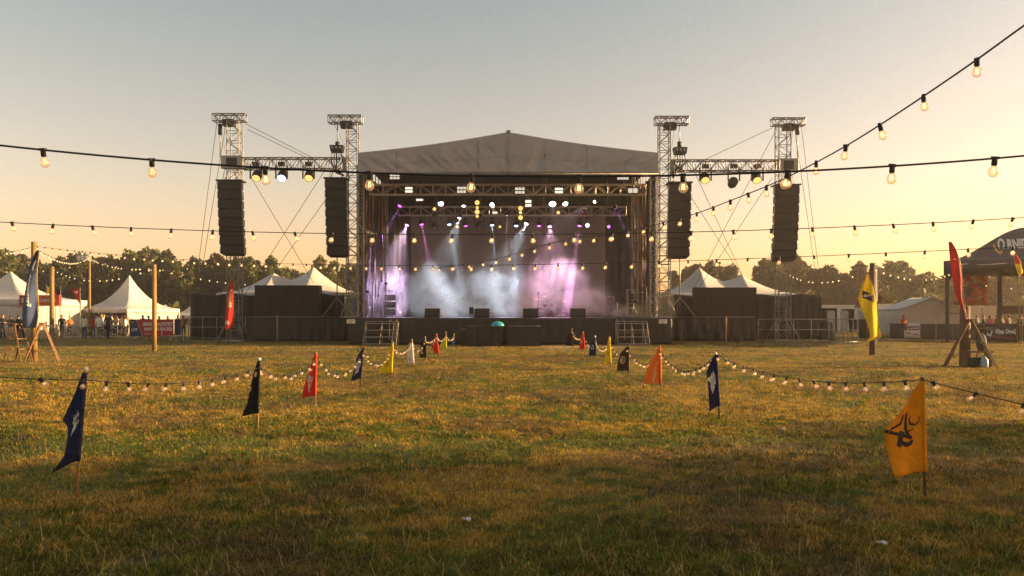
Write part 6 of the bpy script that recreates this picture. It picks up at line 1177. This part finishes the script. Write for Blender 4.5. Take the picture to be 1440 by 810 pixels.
mb = MB(); mb.sheet(lambda u, v: (a+(b-a)*u, dd+.03*math.sin(u*6), z0+(z1-z0)*v), 16, 4, .01); mb.build('print', m, t)
mb = MB(); mb.bar((a-.02, dd, z1+.02), (b+.02, dd, z1+.02), .03, 6); mb.build('top_rail', M['black_metal'], t); mb = MB(); put2d(mb, text2d('sanjee', .04), lambda x, y: V((a+(b-a)*x, dd-.06, z0+(z1-z0)*y)), (.44, .88, .62, .94), 0); mb.build('lettering', M['print_white'], t)
c = V((X(1333.5, 55), 55, 0)); t = thing('speaker_pole', c, 'black pole with a cluster of small lamps at the corner of the awning', 'pole'); mb = MB(); mb.bar(c, c+V((0, 0, Z(384, 55))), .06, 6); mb.build('pole', M['black_metal'], t); z = Z(386, 55)
for k in range(4): mb = MB(); mb.ball(c+V((.2*math.cos(k*1.6), -.15, z-.1+.16*math.sin(k*1.6))), (.11, .1, .11), 8, 6); mb.build('lamp_head', M['black_metal'], t)
mb = MB(); mb.bar(c+V((-.3, 0, Z(440, 55))), c+V((.75, 0, Z(441, 55))), .035, 6); mb.build('cross_bar', M['edge'], t)
# tall thin stick with a drooping yellow and pink flag at the awning
t = feather(V((X(1434, 47), 47, 0)), [(357, 1427, 1428.5), (365, 1428, 1433), (375, 1429.5, 1435.5), (383, 1430.5, 1440), (390, 1431.5, 1435), (399, 1433, 1434)], 47., FC['yellow'], 'slim yellow flag with a pink top on a tall pale stick under the awning', 1433, 487, [('red_cloth', [(BOXF, (.05, .02, .95, .34), 0)])], 'stick_flag', 'pole')
# people and bar counter under the awning
t = thing('bar_counter', V((X(1415, 60), 60, 0)), 'dark bar counter with white back shelves under the awning', 'counter'); q = V(t.location); mb = MB(); mb.box(q+V((.6, 0, .55)), (5.2, .7, 1.1)); mb.build('counter', M['cabinet'], t); 
for k in range(3): mb = MB(); mb.box(q+V((-2.6+1.15*k, 1.8, 1.25)), (1.0, .5, 2.3)); mb.build('back_shelf', M['white_paint'], t)
mb = MB(); mb.box(q+V((1.6, 1.8, 2.1)), (1.6, .1, .6)); mb.build('menu_board', M['cabinet'], t)
for px, d, po, sk_, sh, lg, ha, rz, lb in ((1383, 55.5, 'arms', 0, 'black', 'black', 'dark', 1.2, 'person in black at the near end of the bar counter'), (1392, 54.5, 'step', 0, 'pink', 'denim', 'dark', 2.6, 'person in a pink and white top behind the black fence banner'), (1402, 58.7, 'arms', 1, 'black', 'black', 'dark', .2, 'dark-skinned person in black at the middle of the bar counter'), (1409, 54.2, 'step', 0, 'brown', 'black', 'auburn', .5, 'auburn-haired person in brown at the bar counter'), (1418, 55, 'arms', 0, 'grey', 'black', 'dark', 3.4, 'person in a grey top behind the script of the fence banner'), (1425, 53.2, 'sit', 0, 'orange', 'denim', 'fair', 2.9, 'fair-haired person in orange sitting under the awning'), (1436, 57, 'stand', 0, 'black', 'black', 'dark', .1, 'person in black at the edge of the view under the awning'), (1374, 60, 'stand', 0, 'grey', 'black', 'dark', .4, 'person in grey beside the white back shelves')):
    pp(px, d, po, sk_, sh, lg, ha, rz, lb, .97, group='people by the awning')
# litter on the grass
for px, y, lb in ((656, 744, 'scrap of white paper in the grass at the bottom of the view'), (1100, 608, 'small white cup lying in the grass beyond the amber flag'), (1240, 768, 'tiny white scrap in the grass below the amber flag')):
    c = Gp(px, y); mb = MB(); mb.sheet(lambda u, v: (c.x+(u-.5)*.06+.01*math.sin(v*5), c.y+(v-.5)*.05, float(z_of(np.array([c.x]), np.array([c.y]))[0])+.035+.012*math.sin(u*6+v*3)), 5, 4, .003); tag(mb.build('paper_scrap', M['white_paint'], None, c), lb, 'litter', 'scraps of litter')
for o in (BP, BQ, FB):
    for c in children(o): bpy.data.objects.remove(c)
    bpy.data.objects.remove(o)
